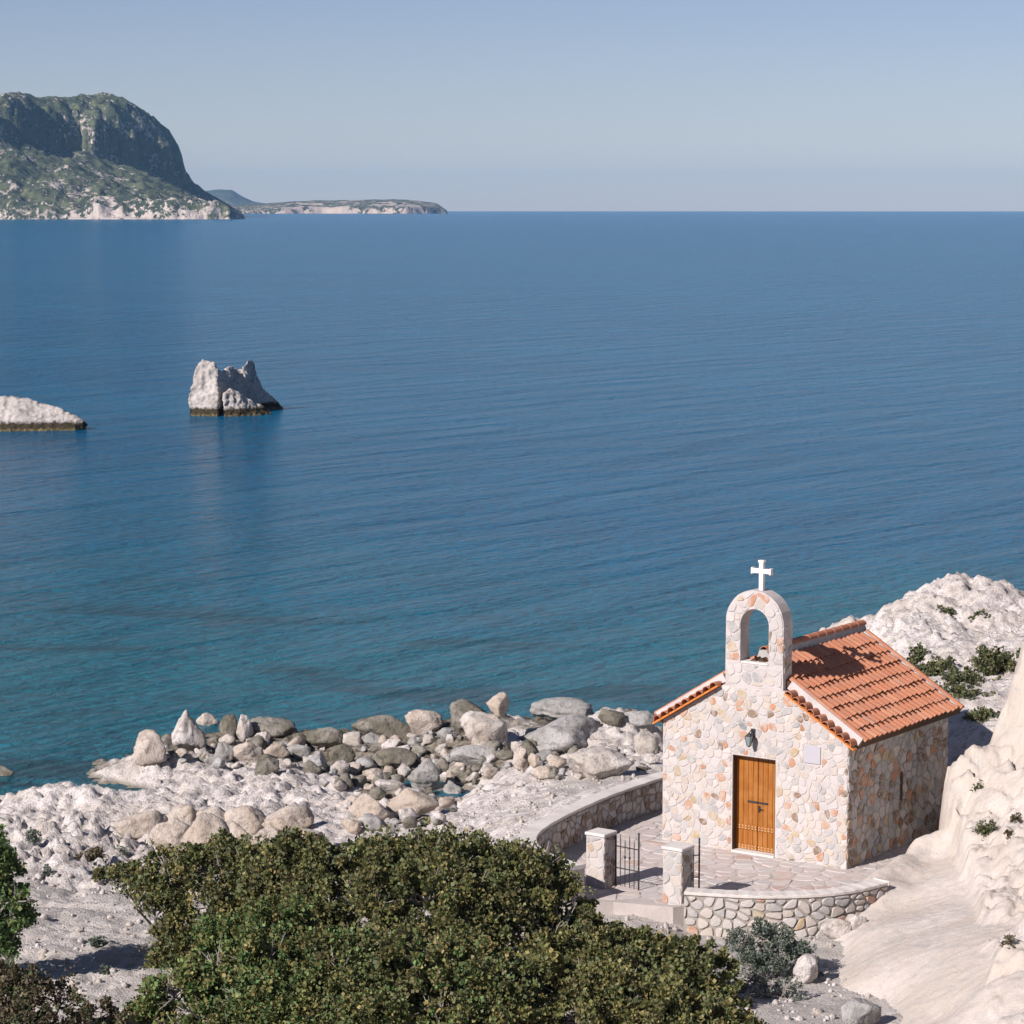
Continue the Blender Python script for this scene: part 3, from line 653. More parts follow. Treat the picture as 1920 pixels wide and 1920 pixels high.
def lump_rock(name, lumps, voxel, mat, label, noise, seed, cut=None):
    """several convex lumps fused by a voxel remesh, then weathered"""
    bm = bmesh.new()
    for pts in lumps:
        vs = [bm.verts.new(tuple(p)) for p in pts]
        r_ = bmesh.ops.convex_hull(bm, input=vs)
        bmesh.ops.delete(bm, geom=list({g for g in r_['geom_interior'] + r_['geom_unused'] if isinstance(g, bmesh.types.BMVert)}), context='VERTS')
    me = bpy.data.meshes.new(name); bm.to_mesh(me); bm.free()
    tmp = bpy.data.objects.new(name + '_tmp', me); COL.objects.link(tmp)
    md = tmp.modifiers.new('r', 'REMESH'); md.mode = 'VOXEL'; md.voxel_size = voxel
    ms = tmp.modifiers.new('s', 'SMOOTH'); ms.iterations = 3
    dg = bpy.context.evaluated_depsgraph_get(); m2 = bpy.data.meshes.new_from_object(tmp.evaluated_get(dg))
    bpy.data.objects.remove(tmp)
    n = len(m2.vertices); co_ = np.empty(n * 3, np.float32); m2.vertices.foreach_get('co', co_); co_ = co_.reshape(-1, 3).astype(float)
    nn = np.empty(n * 3, np.float32); m2.vertices.foreach_get('normal', nn); nn = nn.reshape(-1, 3)
    d_ = noise * (fbm(co_, .8, 4, seed, .55) + .7 * fbm(co_, 2.0, 4, seed + 8, .6, True) - .45)
    co_ = co_ + nn * d_[:, None]
    m2.vertices.foreach_set('co', co_.ravel().astype(np.float32)); m2.update()
    m2.polygons.foreach_set('use_smooth', np.ones(len(m2.polygons), bool)); m2.name = name
    m2.materials.clear(); m2.materials.append(mat)
    return tag(obj(name, m2), label, 'rock', 'rocks standing in the sea')
def sp(base_y, px, py, dy):                                  # point at photo pixel, dy metres behind the rock's middle
    Y = atz(960, base_y, 0)[1]; q = aty(px, py, Y + dy); return q
def S(*pts, b): return [sp(b, *p) for p in pts]
b = 778
lump_rock('sea_stack', [
    S((352, 790, -1.2), (362, 790, 2), (410, 790, -1.5), (425, 790, 2), (353, 740, -.6), (360, 715, .6), (368, 685, .2), (380, 672, .4), (402, 676, .3), (412, 690, .2), (410, 740, -1.0), (418, 720, 1.5), (372, 680, 1.5), (405, 684, 1.6), b=b),
    S((410, 790, -.6), (420, 790, 3), (537, 770, 7.2), (520, 770, 8.4), (411, 692, .2), (430, 688, 2.0), (455, 690, 4.0), (470, 700, 5.0), (500, 735, 6.3), (522, 758, 6.8), (440, 700, 6.4), b=b),
    S((440, 702, 3.0), (455, 684, 3.4), (466, 672, 3.8), (474, 671, 4.4), (480, 690, 5.6), (455, 730, 2.6), (492, 730, 6.2), (440, 740, 4.5), b=b),
    S((418, 792, -2.0), (420, 738, -1.0), (430, 726, -.2), (452, 737, .3), (482, 754, .8), (500, 768, 1.0), (532, 790, 1.2), (500, 792, -.6), (430, 745, 1.5), (500, 772, 2), b=b)],
    .11, M['stack'], 'jagged pale rock with two peaks standing alone in the sea', .28, 5)
b = 806
lump_rock('sea_rock', [
    S((-120, 820, -1.5), (-120, 745, 1), (-60, 738, 1.5), (0, 743, 1), (50, 746, .8), (90, 756, .6), (120, 770, .4), (150, 782, .2), (166, 796, .5), (140, 815, -.8), (60, 820, -1.6), (0, 822, -1.9), (-120, 822, 4), (160, 812, 2), (60, 760, 3), (0, 755, 4), b=b)],
    .11, M['stack'], 'low rounded pale rock with dark waterline at the left edge of the sea', .25, 15)
b = 1452
lump_rock('sea_rock', [S((-30, 1458, -.3), (-30, 1434, .2), (0, 1434, .2), (18, 1440, .1), (28, 1448, 0), (20, 1458, -.3), (20, 1450, .6), (-30, 1445, .7), b=b)],
    .04, M['dark'], 'small brown rock awash at the left edge near the shore', .06, 25)

# ------------------------------------------------------------------ masonry: irregular stones from clipped cells
def clip(poly, a, b, c_):                                    # keep a*x+b*y<=c
    out = []
    for i in range(len(poly)):
        p, q = poly[i], poly[(i + 1) % len(poly)]
        dp, dq = a * p[0] + b * p[1] - c_, a * q[0] + b * q[1] - c_
        if dp <= 0: out.append(p)
        if (dp < 0 < dq) or (dq < 0 < dp):
            t_ = dp / (dp - dq); out.append((p[0] + t_ * (q[0] - p[0]), p[1] + t_ * (q[1] - p[1])))
    return out
def cells(bound, size, jit=.42, holes=(), aspect=1.25, gap=.018, R=rnd, drop=0.0):
    """stone outlines filling the convex polygon bound; holes are rectangles kept free"""
    xs = [p[0] for p in bound]; ys = [p[1] for p in bound]; sxz, syz = size * aspect ** .5, size / aspect ** .5
    seeds = []; y = min(ys) - syz * .3; row = 0
    while y < max(ys) + syz:
        x = min(xs) - sxz * (.3 + .5 * (row % 2))
        while x < max(xs) + sxz:
            seeds.append((x + R.uniform(-jit, jit) * sxz, y + R.uniform(-jit, jit) * syz)); x += sxz * R.uniform(.75, 1.3)
        y += syz; row += 1
    A = np.array(seeds); out = []
    for i, s in enumerate(seeds):
        if R.random() < drop: continue
        dist = ((A - A[i]) ** 2).sum(1); nb = np.argsort(dist)[1:18]
        w = size * 1.6
        pl = [(s[0] - w, s[1] - w), (s[0] + w, s[1] - w), (s[0] + w, s[1] + w), (s[0] - w, s[1] + w)]
        for j in nb:
            q = A[j]; dx, dy = q[0] - s[0], q[1] - s[1]; L = math.hypot(dx, dy) + 1e-9
            pl = clip(pl, dx / L, dy / L, (dx * (s[0] + q[0]) + dy * (s[1] + q[1])) / 2 / L - gap * R.uniform(.35, 1.3))
            if len(pl) < 3: break
        if len(pl) < 3: continue
        for k in range(len(bound)):
            p, q = bound[k], bound[(k + 1) % len(bound)]; dx, dy = q[0] - p[0], q[1] - p[1]; L = math.hypot(dx, dy)
            pl = clip(pl, dy / L, -dx / L, (dy * p[0] - dx * p[1]) / L - gap * .5)
            if len(pl) < 3: break
        if len(pl) < 3: continue
        for (x0, x1, y0, y1) in holes:
            if max(p[0] for p in pl) < x0 or min(p[0] for p in pl) > x1 or max(p[1] for p in pl) < y0 or min(p[1] for p in pl) > y1: continue
            mx, my = sum(p[0] for p in pl) / len(pl), sum(p[1] for p in pl) / len(pl)
            opts = [(x0 - mx, (1, 0, x0 - gap)), (mx - x1, (-1, 0, -x1 - gap)), (y0 - my, (0, 1, y0 - gap)), (my - y1, (0, -1, -y1 - gap))]
            pl = clip(pl, *max(opts)[1])
            if len(pl) < 3: break
        if len(pl) < 3: continue
        ar = .5 * abs(sum(pl[k][0] * pl[(k + 1) % len(pl)][1] - pl[(k + 1) % len(pl)][0] * pl[k][1] for k in range(len(pl))))
        if ar < size * size * .12: continue
        sm = []                                             # round the corners once
        for k in range(len(pl)):
            p, q = pl[k], pl[(k + 1) % len(pl)]
            if math.hypot(q[0] - p[0], q[1] - p[1]) < .02: sm.append(((p[0] + q[0]) / 2, (p[1] + q[1]) / 2)); continue
            sm += [(p[0] * .78 + q[0] * .22, p[1] * .78 + q[1] * .22), (p[0] * .22 + q[0] * .78, p[1] * .22 + q[1] * .78)]
        out.append((sm, ar))
    return out
def stone_geo(pl, hgt, fmap, R=rnd, base=-.02, inset=.88):
    n = len(pl); mx, my = sum(p[0] for p in pl) / n, sum(p[1] for p in pl) / n
    tx, ty = R.uniform(-.12, .12), R.uniform(-.12, .12)
    V = [fmap(p[0], p[1], base) for p in pl]
    for p in pl: V.append(fmap(mx + (p[0] - mx) * .97, my + (p[1] - my) * .97, hgt * .55))
    for p in pl:
        x, y = mx + (p[0] - mx) * inset, my + (p[1] - my) * inset
        V.append(fmap(x, y, hgt + (x - mx) * tx * .4 + (y - my) * ty * .4 + R.uniform(-.003, .003)))
    V.append(fmap(mx, my, hgt * 1.12))
    F = []
    for i in range(n):
        j = (i + 1) % n
        F += [(i, j, n + j, n + i), (n + i, n + j, 2 * n + j, 2 * n + i), (2 * n + i, 2 * n + j, 3 * n)]
    return V, F
def stone_mat(name, c1, c2):
    t = NT(name); co = t.coord('World'); r = t.n('ShaderNodeObjectInfo').outputs['Random']
    n1 = t.noise(co, 7, 5, .6); n2 = t.noise(co, 40, 3, .6)
    c = t.mix(r, c1, c2); c = t.mix(t.rng(n1, .35, .7, 0, .45), c, tuple(v * .72 for v in c1))
    c = t.mix(t.rng(n1, .44, .60, .04, .5), c, (0.55, 0.505, 0.475))                      # lime smeared over the face
    return t.done(c, .92, t.bump(t.math('ADD', n1, t.math('MULTIPLY', n2, .4)), .5, .02), .12)
SM = {'white': stone_mat('white_stone', (0.52, 0.485, 0.47), (0.43, 0.405, 0.395)), 'sand': stone_mat('sandy_stone', (0.46, 0.40, 0.345), (0.51, 0.465, 0.425)),
      'grey': stone_mat('grey_stone', (0.33, 0.33, 0.325), (0.42, 0.405, 0.39)), 'rust': stone_mat('rust_stone', (0.42, 0.20, 0.11), (0.47, 0.31, 0.22)),
      'ochre': stone_mat('ochre_stone', (0.42, 0.31, 0.17), (0.42, 0.34, 0.24)), 'slate': stone_mat('slate_stone', (0.17, 0.19, 0.20), (0.22, 0.24, 0.25)),
      'brown': stone_mat('brown_stone', (0.20, 0.135, 0.09), (0.27, 0.20, 0.14))}
def pick(wts):
    r = rnd.random() * sum(wts.values())
    for k, v in wts.items():
        r -= v
        if r <= 0: return k
    return k
def lay(cl, hgt, fmap, parent, wts, name='stone', jitter=.35, force=None):
    out = []
    for pl, ar in cl:
        h_ = hgt * rnd.uniform(1 - jitter, 1 + jitter)
        V, F = stone_geo(pl, h_, fmap); me = bpy.data.meshes.new(name); me.from_pydata(V, [], F)
        for p in me.polygons: p.use_smooth = False
        mx, my = sum(p[0] for p in pl) / len(pl), sum(p[1] for p in pl) / len(pl)
        k = pick(wts)
        if force: k = force(mx, my) or k
        out.append(obj(name, me, SM[k], parent))
    return out
STC = {'white': (0.50, 0.46, 0.43), 'sand': (0.47, 0.40, 0.33), 'grey': (0.36, 0.355, 0.35), 'rust': (0.42, 0.22, 0.13), 'ochre': (0.41, 0.32, 0.2), 'brown': (0.22, 0.15, 0.10)}
t = NT('mixed_facing_stone'); n1 = t.noise(t.coord('World'), 7, 5, .6)
M['tinted_stone'] = t.done(t.mix(t.rng(n1, .42, .6, 0, .5), t.attr('tint', 'Color'), (0.5, 0.46, 0.43)), .92, t.bump(n1, .5, .02), .12)
def lay_stuff(cl, hgt, fmap, parent, mat, name):
    mb = MB()
    cols = []
    for pl, ar in cl:
        V, F = stone_geo(pl, hgt * rnd.uniform(.6, 1.3), fmap); mb.add(V, F)
        k_ = rnd.uniform(.85, 1.12); cols += [[v * k_ for v in STC[pick(mat)]]] * len(V)
    me = bpy.data.meshes.new(name); me.from_pydata(mb.V, [], mb.F); cattr(me, 'tint', np.array(cols))
    o = obj(name, me, M['tinted_stone'], parent); o['kind'] = 'stuff'; return o
def mortar_mat(name, c0, c1):
    t = NT(name); co = t.coord('World'); n1 = t.noise(co, 2.2, 5, .6); n2 = t.noise(co, 28, 4, .65)
    c = t.mix(t.rng(n1, .35, .65), c0, c1); c = t.mix(t.rng(n2, .5, .75, 0, .4), c, tuple(v * .7 for v in c1))
    return t.done(c, .95, t.bump(n2, .6, .015), .1)
M['mortar'] = mortar_mat('lime_mortar', (0.53, 0.49, 0.475), (0.45, 0.415, 0.40))
M['dark_mortar'] = mortar_mat('grey_mortar', (0.36, 0.33, 0.29), (0.28, 0.25, 0.22))
M['cap'] = mortar_mat('lime_washed_cap', (0.66, 0.62, 0.585), (0.58, 0.54, 0.505))

# ------------------------------------------------------------------ chapel
chapel = thing('chapel', 'small stone chapel with terracotta tiled roof, bell arch and wooden door', 'chapel', FC, CH_ROT)
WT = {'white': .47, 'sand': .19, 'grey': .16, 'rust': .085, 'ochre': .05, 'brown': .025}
def zt(x): return APEX - (APEX - EAVE) * abs(x) / HW
DX0, DX1, DH = -.545, .585, 2.26
fw = MB()
fw.prism_y([(-HW, -.4), (DX0, -.4), (DX0, zt(DX0)), (-HW, EAVE)], 0, .42)
fw.prism_y([(DX1, -.4), (HW, -.4), (HW, EAVE), (DX1, zt(DX1))], 0, .42)
fw.prism_y([(DX0, DH), (DX1, DH), (DX1, zt(DX1)), (0, APEX), (DX0, zt(DX0))], 0, .42)
fw.prism_y([(DX0, -.4), (DX1, -.4), (DX1, -.02), (DX0, -.02)], .0, .42)
front = fw.build('front_wall', M['mortar'], chapel)
bound = [(-HW, 0), (HW, 0), (HW, EAVE - .05), (.75, zt(.75) - .05), (-.75, zt(.75) - .05), (-HW, EAVE - .05)]
PLQ = (1.3, 1.76, 2.28, 2.72)
cl = cells(bound, .178, jit=.5, gap=.008, holes=[(DX0 - .02, DX1 + .02, -.1, DH + .02), PLQ])
def face(x, z, w): return (x, -w, z)
def force_front(x, z): return 'slate' if (abs(x + .33) < .13 and abs(z - 3.02) < .1) else None
cl.sort(key=lambda a: -a[1])
n_stone = len(lay(cl[:205], .012, face, front, WT, force=force_front))
lay_stuff(cl[205:], .012, face, front, WT, 'small_stone_facing')
sw = MB().box(HW - .4, HW, .42, DEPTH, -.4, EAVE); M['side_mortar'] = mortar_mat('shade_toned_mortar', (0.43, 0.415, 0.40), (0.36, 0.345, 0.33)); right_wall = sw.build('side_wall', M['side_mortar'], chapel)  # greyer than the facade mortar, part of the wall's shade put into its colour
MB().box(-HW, -HW + .4, .42, DEPTH, -.4, EAVE).build('side_wall', M['mortar'], chapel)
bw = MB().prism_y([(-HW + .4, -.4), (HW - .4, -.4), (HW - .4, EAVE), (HW - .4, zt(HW - .4)), (0, APEX), (-HW + .4, zt(HW - .4)), (-HW + .4, EAVE)], DEPTH - .4, DEPTH)
bw.build('back_wall', M['mortar'], chapel)
SLIT = (2.55, 2.67, 1.1, 1.75)
def sidef(y, z, w): return (HW + w, y, z)
cl = cells([(0.0, 0), (DEPTH, 0), (DEPTH, EAVE - .05), (0.0, EAVE - .05)], .235, jit=.5, gap=.012, holes=[SLIT])
WS = {'white': .20, 'sand': .10, 'grey': .32, 'rust': .12, 'ochre': .04, 'brown': .24}  # more grey and brown stones, which also carry some of the side's shade
cl.sort(key=lambda a: sum(p[0] for p in a[0]) / len(a[0]))
n_side = max(0, 300 - n_stone - 60)
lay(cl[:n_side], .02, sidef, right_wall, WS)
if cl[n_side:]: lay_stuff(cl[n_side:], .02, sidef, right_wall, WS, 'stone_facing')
# slit window in the side wall
t = NT('dark_brown_wood'); n1 = t.noise(t.coord('Object', (30, 30, 3)), 1, 4, .6)
M['brown_wood'] = t.done(t.mix(n1, (0.10, 0.055, 0.03), (0.05, 0.03, 0.018)), .7, None, .2)
MB().box(HW - .01, HW + .012, SLIT[0], SLIT[1], SLIT[2], SLIT[3]).build('slit_window', M['brown_wood'], chapel)
# bell arch
BH, BW_, BT, IW, ITOP, IB = .75, 1.5, .40, .37, 5.67, 4.40
OC, IC = 6.1 - BH, ITOP - IW
mb = MB(); N = 24
outer = [(-BH, zt(BH) - .02)] + [(-BH, IB), (-BH, IC)] + [(BH * math.cos(a), OC + BH * math.sin(a)) for a in np.linspace(math.pi, 0, N)] + [(BH, IC), (BH, IB)] + [(BH, zt(BH) - .02)]
inner = [(-IW, IB - .001)] + [(-IW, IB), (-IW, IC - .05)] + [(IW * math.cos(a), IC + IW * math.sin(a)) for a in np.linspace(math.pi, 0, N)] + [(IW, IC - .05), (IW, IB)] + [(IW, IB - .001)]
wob = lambda: rnd.uniform(-.008, .008)
V = []
for (ox, oz), (ix, iz) in zip(outer, inner):
    ox += wob(); oz += wob()
    V += [(ox, -.004, oz), (ix, -.004, iz), (ix, BT, iz), (ox, BT, oz)]
F = []
for i in range(len(outer) - 1):
    a, b_ = 4 * i, 4 * i + 4
    F += [(a, a + 1, b_ + 1, b_), (a + 1, a + 2, b_ + 2, b_ + 1), (a + 2, a + 3, b_ + 3, b_ + 2), (a + 3, a, b_, b_ + 3)]
mb.add(V, F)
base = [(-BH, zt(BH) - .02), (0, zt(BH) - .02), (BH, zt(BH) - .02), (IW, IB - .001), (-IW, IB - .001)]
mb.add([(x, -.004, z_) for x, z_ in base] + [(x, BT, z_) for x, z_ in base], [(0, 1, 2, 3, 4), (9, 8, 7, 6, 5), (4, 3, 8, 9), (0, 5, 6, 1), (1, 6, 7, 2)])
bell = mb.build('bell_arch', M['mortar'], chapel)
RM = (BH + IW) / 2; T = BH - IW; ZS = 4.45; SL = OC - ZS
def archf(s, t_, w):                                        # s along the arch's middle line, t_ across
    L = math.pi * RM
    if s < SL: x, z_, nx_, nz_ = -RM, ZS + s, -1, 0
    elif s < SL + L:
        a = math.pi - (s - SL) / RM; x, z_, nx_, nz_ = RM * math.cos(a), OC - .03 + RM * math.sin(a), math.cos(a), math.sin(a)
    else: x, z_, nx_, nz_ = RM, OC - (s - SL - L), 1, 0
    return (x + nx_ * t_, -.004 - w, z_ + nz_ * t_)
LT = 2 * SL + math.pi * RM
lay(cells([(0, -T / 2), (LT, -T / 2), (LT, T / 2), (0, T / 2)], .215, gap=.012), .016, archf, bell, WT)
lay(cells([(.02, 4.25), (BT - .02, 4.25), (BT - .02, 5.35), (.02, 5.35)], .22), .014, lambda y, z_, w: (BH + w, y, z_), bell, WS)
lay(cells([(-.73, 3.9), (.73, 3.9), (.73, 4.39), (-.73, 4.39)], .24), .012, lambda x, z_, w: (x, -.004 - w, z_), bell, WT)
MB().prism_y([(-IW + .01, IB), (IW - .01, IB), (IW - .01, IB + .05), (-IW + .01, IB + .05)], -.02, BT + .02).build('arch_sill', M['cap'], bell, bevel=.012)
cr = MB(); CXo = .07
cr.box(CXo - .055, CXo + .055, .13, .23, 6.06, 6.76); cr.box(CXo - .25, CXo - .055, .132, .228, 6.47, 6.58); cr.box(CXo + .055, CXo + .25, .132, .228, 6.47, 6.58)
cr.box(CXo - .26, CXo - .21, .12, .24, 6.45, 6.60); cr.box(CXo + .21, CXo + .26, .12, .24, 6.45, 6.60); cr.box(CXo - .075, CXo + .075, .12, .24, 6.72, 6.775)
M['white_paint'] = mortar_mat('white_painted_stone', (0.74, 0.70, 0.67), (0.66, 0.62, 0.59))
cr.build('cross', M['white_paint'], chapel, bevel=.008)

# roof
PH = math.atan((APEX - EAVE) / HW); cph, sph = math.cos(PH), math.sin(PH)
RF = .14                                                    # tile bed above the verge course
DECK = .06                                                  # deck top above the wall line
def tile_mat():
    t = NT('terracotta_tile'); co = t.coord('World'); r = t.n('ShaderNodeObjectInfo').outputs['Random']
    n1 = t.noise(co, 3.5, 4, .6); n2 = t.noise(co, 45, 4, .6)
    c = t.ramp(r, [(0, (0.39, 0.145, 0.075)), (.35, (0.46, 0.185, 0.10)), (.7, (0.42, 0.165, 0.09)), (.93, (0.49, 0.225, 0.13)), (1, (0.40, 0.22, 0.15))])
    c = t.mix(t.rng(n1, .45, .62, 0, .5), c, (0.33, 0.16, 0.11)); c = t.mix(t.rng(n2, .50, .66, 0, .5), c, (0.50, 0.33, 0.25))
    return t.done(c, .85, t.bump(n2, .4, .01), .2)
M['tile'] = tile_mat()
t = NT('orange_brick'); n2 = t.noise(t.coord('World'), 30, 4, .6)
M['brick'] = t.done(t.mix(n2, (0.62, 0.22, 0.055), (0.50, 0.17, 0.05)), .85, None, .15)
roofs = []
LS = HW / cph + .24                                         # slope length ridge -> eave
for sgn in (1, -1):
    vdir = Vector((sgn * cph, 0, -sph)); wdir = Vector((sgn * sph, 0, cph)); udir = Vector((0, -sgn, 0))
    mb = MB(); o0 = Vector((0, 0, APEX + DECK))
    prof = [(0, RF), (LS, RF), (LS, -.06), (0, -.06)]
    V = []
    for y in (.135, DEPTH + .24):
        for v_, w_ in prof:
            q = o0 + vdir * v_ + wdir * w_; V.append((q.x + (0 if v_ else 0), y, q.z))
    mb.add(V, [(0, 1, 2, 3), (7, 6, 5, 4), (0, 4, 5, 1), (1, 5, 6, 2), (2, 6, 7, 3), (3, 7, 4, 0)])
    roofs.append((sgn, mb.build('roof_slope', M['brown_wood'], chapel), o0, udir, vdir, wdir))
def s_tile(wd, ln, th=.014):
    """one roof tile: cover arch beside a shallow pan, slightly tapered, with thickness"""
    k = 9; us = np.linspace(0, 1, k); V = []
    for vv, sc_ in ((0, .94), (ln, 1.0)):
        for side in (0, 1):
            for u_ in us:
                w_ = .044 * math.sin(math.pi * u_ / .62) ** .8 if 0 < u_ < .62 else -.004 - .016 * math.sin(math.pi * (u_ - .62) / .38) * (u_ > .62)
                V.append(((u_ - .5) * wd * sc_, vv, max(w_, -.02) * sc_ + (th if side else 0) + (.052 if vv else .0)))
    F = []
    for i in range(k - 1):
        a, b_, c_, d_ = i, k + i, 2 * k + i, 3 * k + i
        F += [(b_, d_, d_ + 1, b_ + 1), (a, a + 1, c_ + 1, c_), (c_, c_ + 1, d_ + 1, d_), (a, b_, b_ + 1, a + 1)]
    F += [(0, 2 * k, 3 * k, k), (k - 1, 2 * k - 1, 4 * k - 1, 3 * k - 1)]
    me = bpy.data.meshes.new('roof_tile'); me.from_pydata(V, [], F)
    bm = bmesh.new(); bm.from_mesh(me); bmesh.ops.recalc_face_normals(bm, faces=bm.faces); bm.to_mesh(me); bm.free()
    for p in me.polygons: p.use_smooth = True
    me.set_sharp_from_angle(angle=math.radians(50)); me.materials.append(M['tile']); return me
def barrel(ln, r, th=.014, taper=.9, k=8):
    V = []
    for vv, sc_ in ((0, taper), (ln, 1.0)):
        for rad in (r, r - th):
            for a in np.linspace(0, math.pi, k): V.append((math.cos(a) * rad * sc_, vv, math.sin(a) * rad * sc_))
    F = []
    for i in range(k - 1):
        a, b_, c_, d_ = i, k + i, 2 * k + i, 3 * k + i
        F += [(a, a + 1, c_ + 1, c_), (b_, d_, d_ + 1, b_ + 1), (c_, c_ + 1, d_ + 1, d_), (a, b_, b_ + 1, a + 1)]
    F += [(0, 2 * k, 3 * k, k), (k - 1, 2 * k - 1, 4 * k - 1, 3 * k - 1)]
    me = bpy.data.meshes.new('barrel_tile'); me.from_pydata(V, [], F)
    bm = bmesh.new(); bm.from_mesh(me); bmesh.ops.recalc_face_normals(bm, faces=bm.faces); bm.to_mesh(me); bm.free()
    for p in me.polygons: p.use_smooth = True
    me.set_sharp_from_angle(angle=math.radians(50)); me.materials.append(M['tile']); return me
def place(name, me, parent, o, u, v, w):
    b_ = obj(name, me, None, parent)
    m = Matrix.Identity(4)
    for i, ax in enumerate((u, v, w)):
        for j in range(3): m[j][i] = ax[j]
    m.translation = o; b_.matrix_basis = m; return b_
F0, F1, COLS, ROWS = .30, 4.86, 20, 8
cw = (F1 - F0) / COLS; expo = (LS - .10) / ROWS
TILE = s_tile(cw * 1.0, expo + .05)
cnt = 0; rest = []
for sgn, deck, o0, u, v, w in roofs:
    for r_ in range(ROWS):
        for c_ in range(COLS):
            y = F0 + (c_ + .5) * cw + rnd.uniform(-.004, .004)
            o_ = o0 + v * (.10 + r_ * expo + rnd.uniform(-.02, .02)) + w * (RF + .012 + rnd.uniform(0, .014)); o_.y = y
            if cnt < 300: place('roof_tile', TILE, deck, o_, u, v, w)
            else: rest.append((deck, o_, u, v, w))
            cnt += 1
if rest:
    mb = MB(); TV = [Vector(x.co) for x in TILE.vertices]; TFc = [tuple(p.vertices) for p in TILE.polygons]
    for deck, o_, u, v, w in rest: mb.add([o_ + u * q.x + v * q.y + w * q.z for q in TV], TFc)
    o = mb.build('tile_field', M['tile'], rest[0][0]); o['kind'] = 'stuff'
VT, RT, SLT = barrel(.34, .105), barrel(.42, .115), barrel(expo + .05, .085)
for sgn, deck, o0, u, v, w in roofs:
    y_ax = Vector((0, -1, 0))
    # gable verge: short barrel tiles side by side pointing out over the facade, on orange brick
    d0 = .88 / cph
    nv = 9; stp = (LS - .06 - d0) / nv
    for i in range(nv):
        o_ = o0 + v * (d0 + (i + .5) * stp) + w * .004; o_.y = .16
        a = v if sgn > 0 else -v
        place('verge_tile', VT, deck, o_, v * -1 if sgn > 0 else v, y_ax, w)
    nb = 8; bs = (LS - d0 + .02) / nb
    for i in range(nb):
        mb = MB(); V = []
        for y in (-.15, .0):
            for vv, ww in ((d0 + i * bs + .004, -.002), (d0 + (i + 1) * bs - .004, -.002), (d0 + (i + 1) * bs - .004, -.042), (d0 + i * bs + .004, -.042)):
                q = o0 + v * vv + w * ww; V.append((q.x, y, q.z))
        mb.add(V, [(0, 1, 2, 3), (7, 6, 5, 4), (0, 4, 5, 1), (1, 5, 6, 2), (2, 6, 7, 3), (3, 7, 4, 0)]); mb.build('verge_brick', M['brick'], deck)
    # mortar fillets beside the tile field, and the sloping rows of cover tiles
    for (y0, y1, hh_, vs) in ((.11, .215, RF + .07, .80 / cph), (F1 + .005, F1 + .085, RF + .085, .12)):
        mb = MB(); V = []
        for vv in (vs, LS - .03):
            for y, ww in ((y0, 0), (y1, 0), (y1 - .02, hh_), (y0 + .02, hh_)):
                q = o0 + v * vv + w * ww; V.append((q.x, y, q.z))
        mb.add(V, [(0, 1, 2, 3), (7, 6, 5, 4), (0, 4, 5, 1), (1, 5, 6, 2), (2, 6, 7, 3), (3, 7, 4, 0)]); mb.build('mortar_fillet', M['mortar'], deck)
    for r_ in range(ROWS):
        for y in (.245, F1 + .20):
            o_ = o0 + v * (.10 + r_ * expo) + w * (RF + .03); o_.y = y
            if y < 1 and .10 + r_ * expo < .70: continue
            place('cover_tile', SLT, deck, o_, u, v, w)
for i in range(12):
    y = .42 + i * .40
    place('ridge_tile', RT, chapel, Vector((0, y + .42, APEX + DECK + .075 + RF / cph)), Vector((-1, 0, 0)), Vector((0, -1, 0)), Vector((0, 0, 1)))
MB().prism_y([(-.16, APEX + DECK + RF - .06), (.16, APEX + DECK + RF - .06), (.10, APEX + DECK + RF + .12), (-.10, APEX + DECK + RF + .12)], .40, DEPTH + .15).build('ridge_mortar', M['side_mortar'], chapel)

# door
t = NT('varnished_wood'); co = t.coord('Object', (22, 22, 1.2)); n1 = t.noise(co, 1, 5, .6, .8); n2 = t.noise(t.coord('Object'), 2.5, 3, .6)
c = t.mix(t.rng(n1, .3, .7), (0.36, 0.135, 0.022), (0.25, 0.082, 0.013)); c = t.mix(t.rng(n2, .4, .65, 0, .5), c, (0.40, 0.18, 0.05))
M['wood'] = t.done(c, .45, t.bump(n1, .3, .01), .4)
t = NT('black_iron'); M['iron'] = t.done((0.03, 0.03, 0.032), .55, None, .4)
t = NT('pale_brass_stud'); M['stud'] = t.done((0.62, 0.50, 0.34), .4, None, .5)
RD = .20
fr = MB(); fr.box(DX0, DX0 + .05, RD - .04, RD + .08, .0, DH); fr.box(DX1 - .05, DX1, RD - .04, RD + .08, .0, DH); fr.box(DX0 + .05, DX1 - .05, RD - .04, RD + .08, DH - .05, DH)
fr.build('door_frame', M['wood'], chapel, bevel=.006)
jb = MB(); jb.box(DX0 + .001, DX0 + .022, .012, RD - .042, .036, DH - .001); jb.box(DX1 - .022, DX1 - .001, .012, RD - .042, .036, DH - .001); jb.box(DX0 + .022, DX1 - .022, .012, RD - .042, DH - .022, DH - .001)
jb.build('door_lining', M['brown_wood'], chapel)  # frame wood coloured dark brown to carry the shade of the door recess
MB().box(DX0, DX1, RD + .10, RD + .16, -.02, DH).build('door_backing', M['brown_wood'], chapel)
mid = (DX0 + DX1) / 2
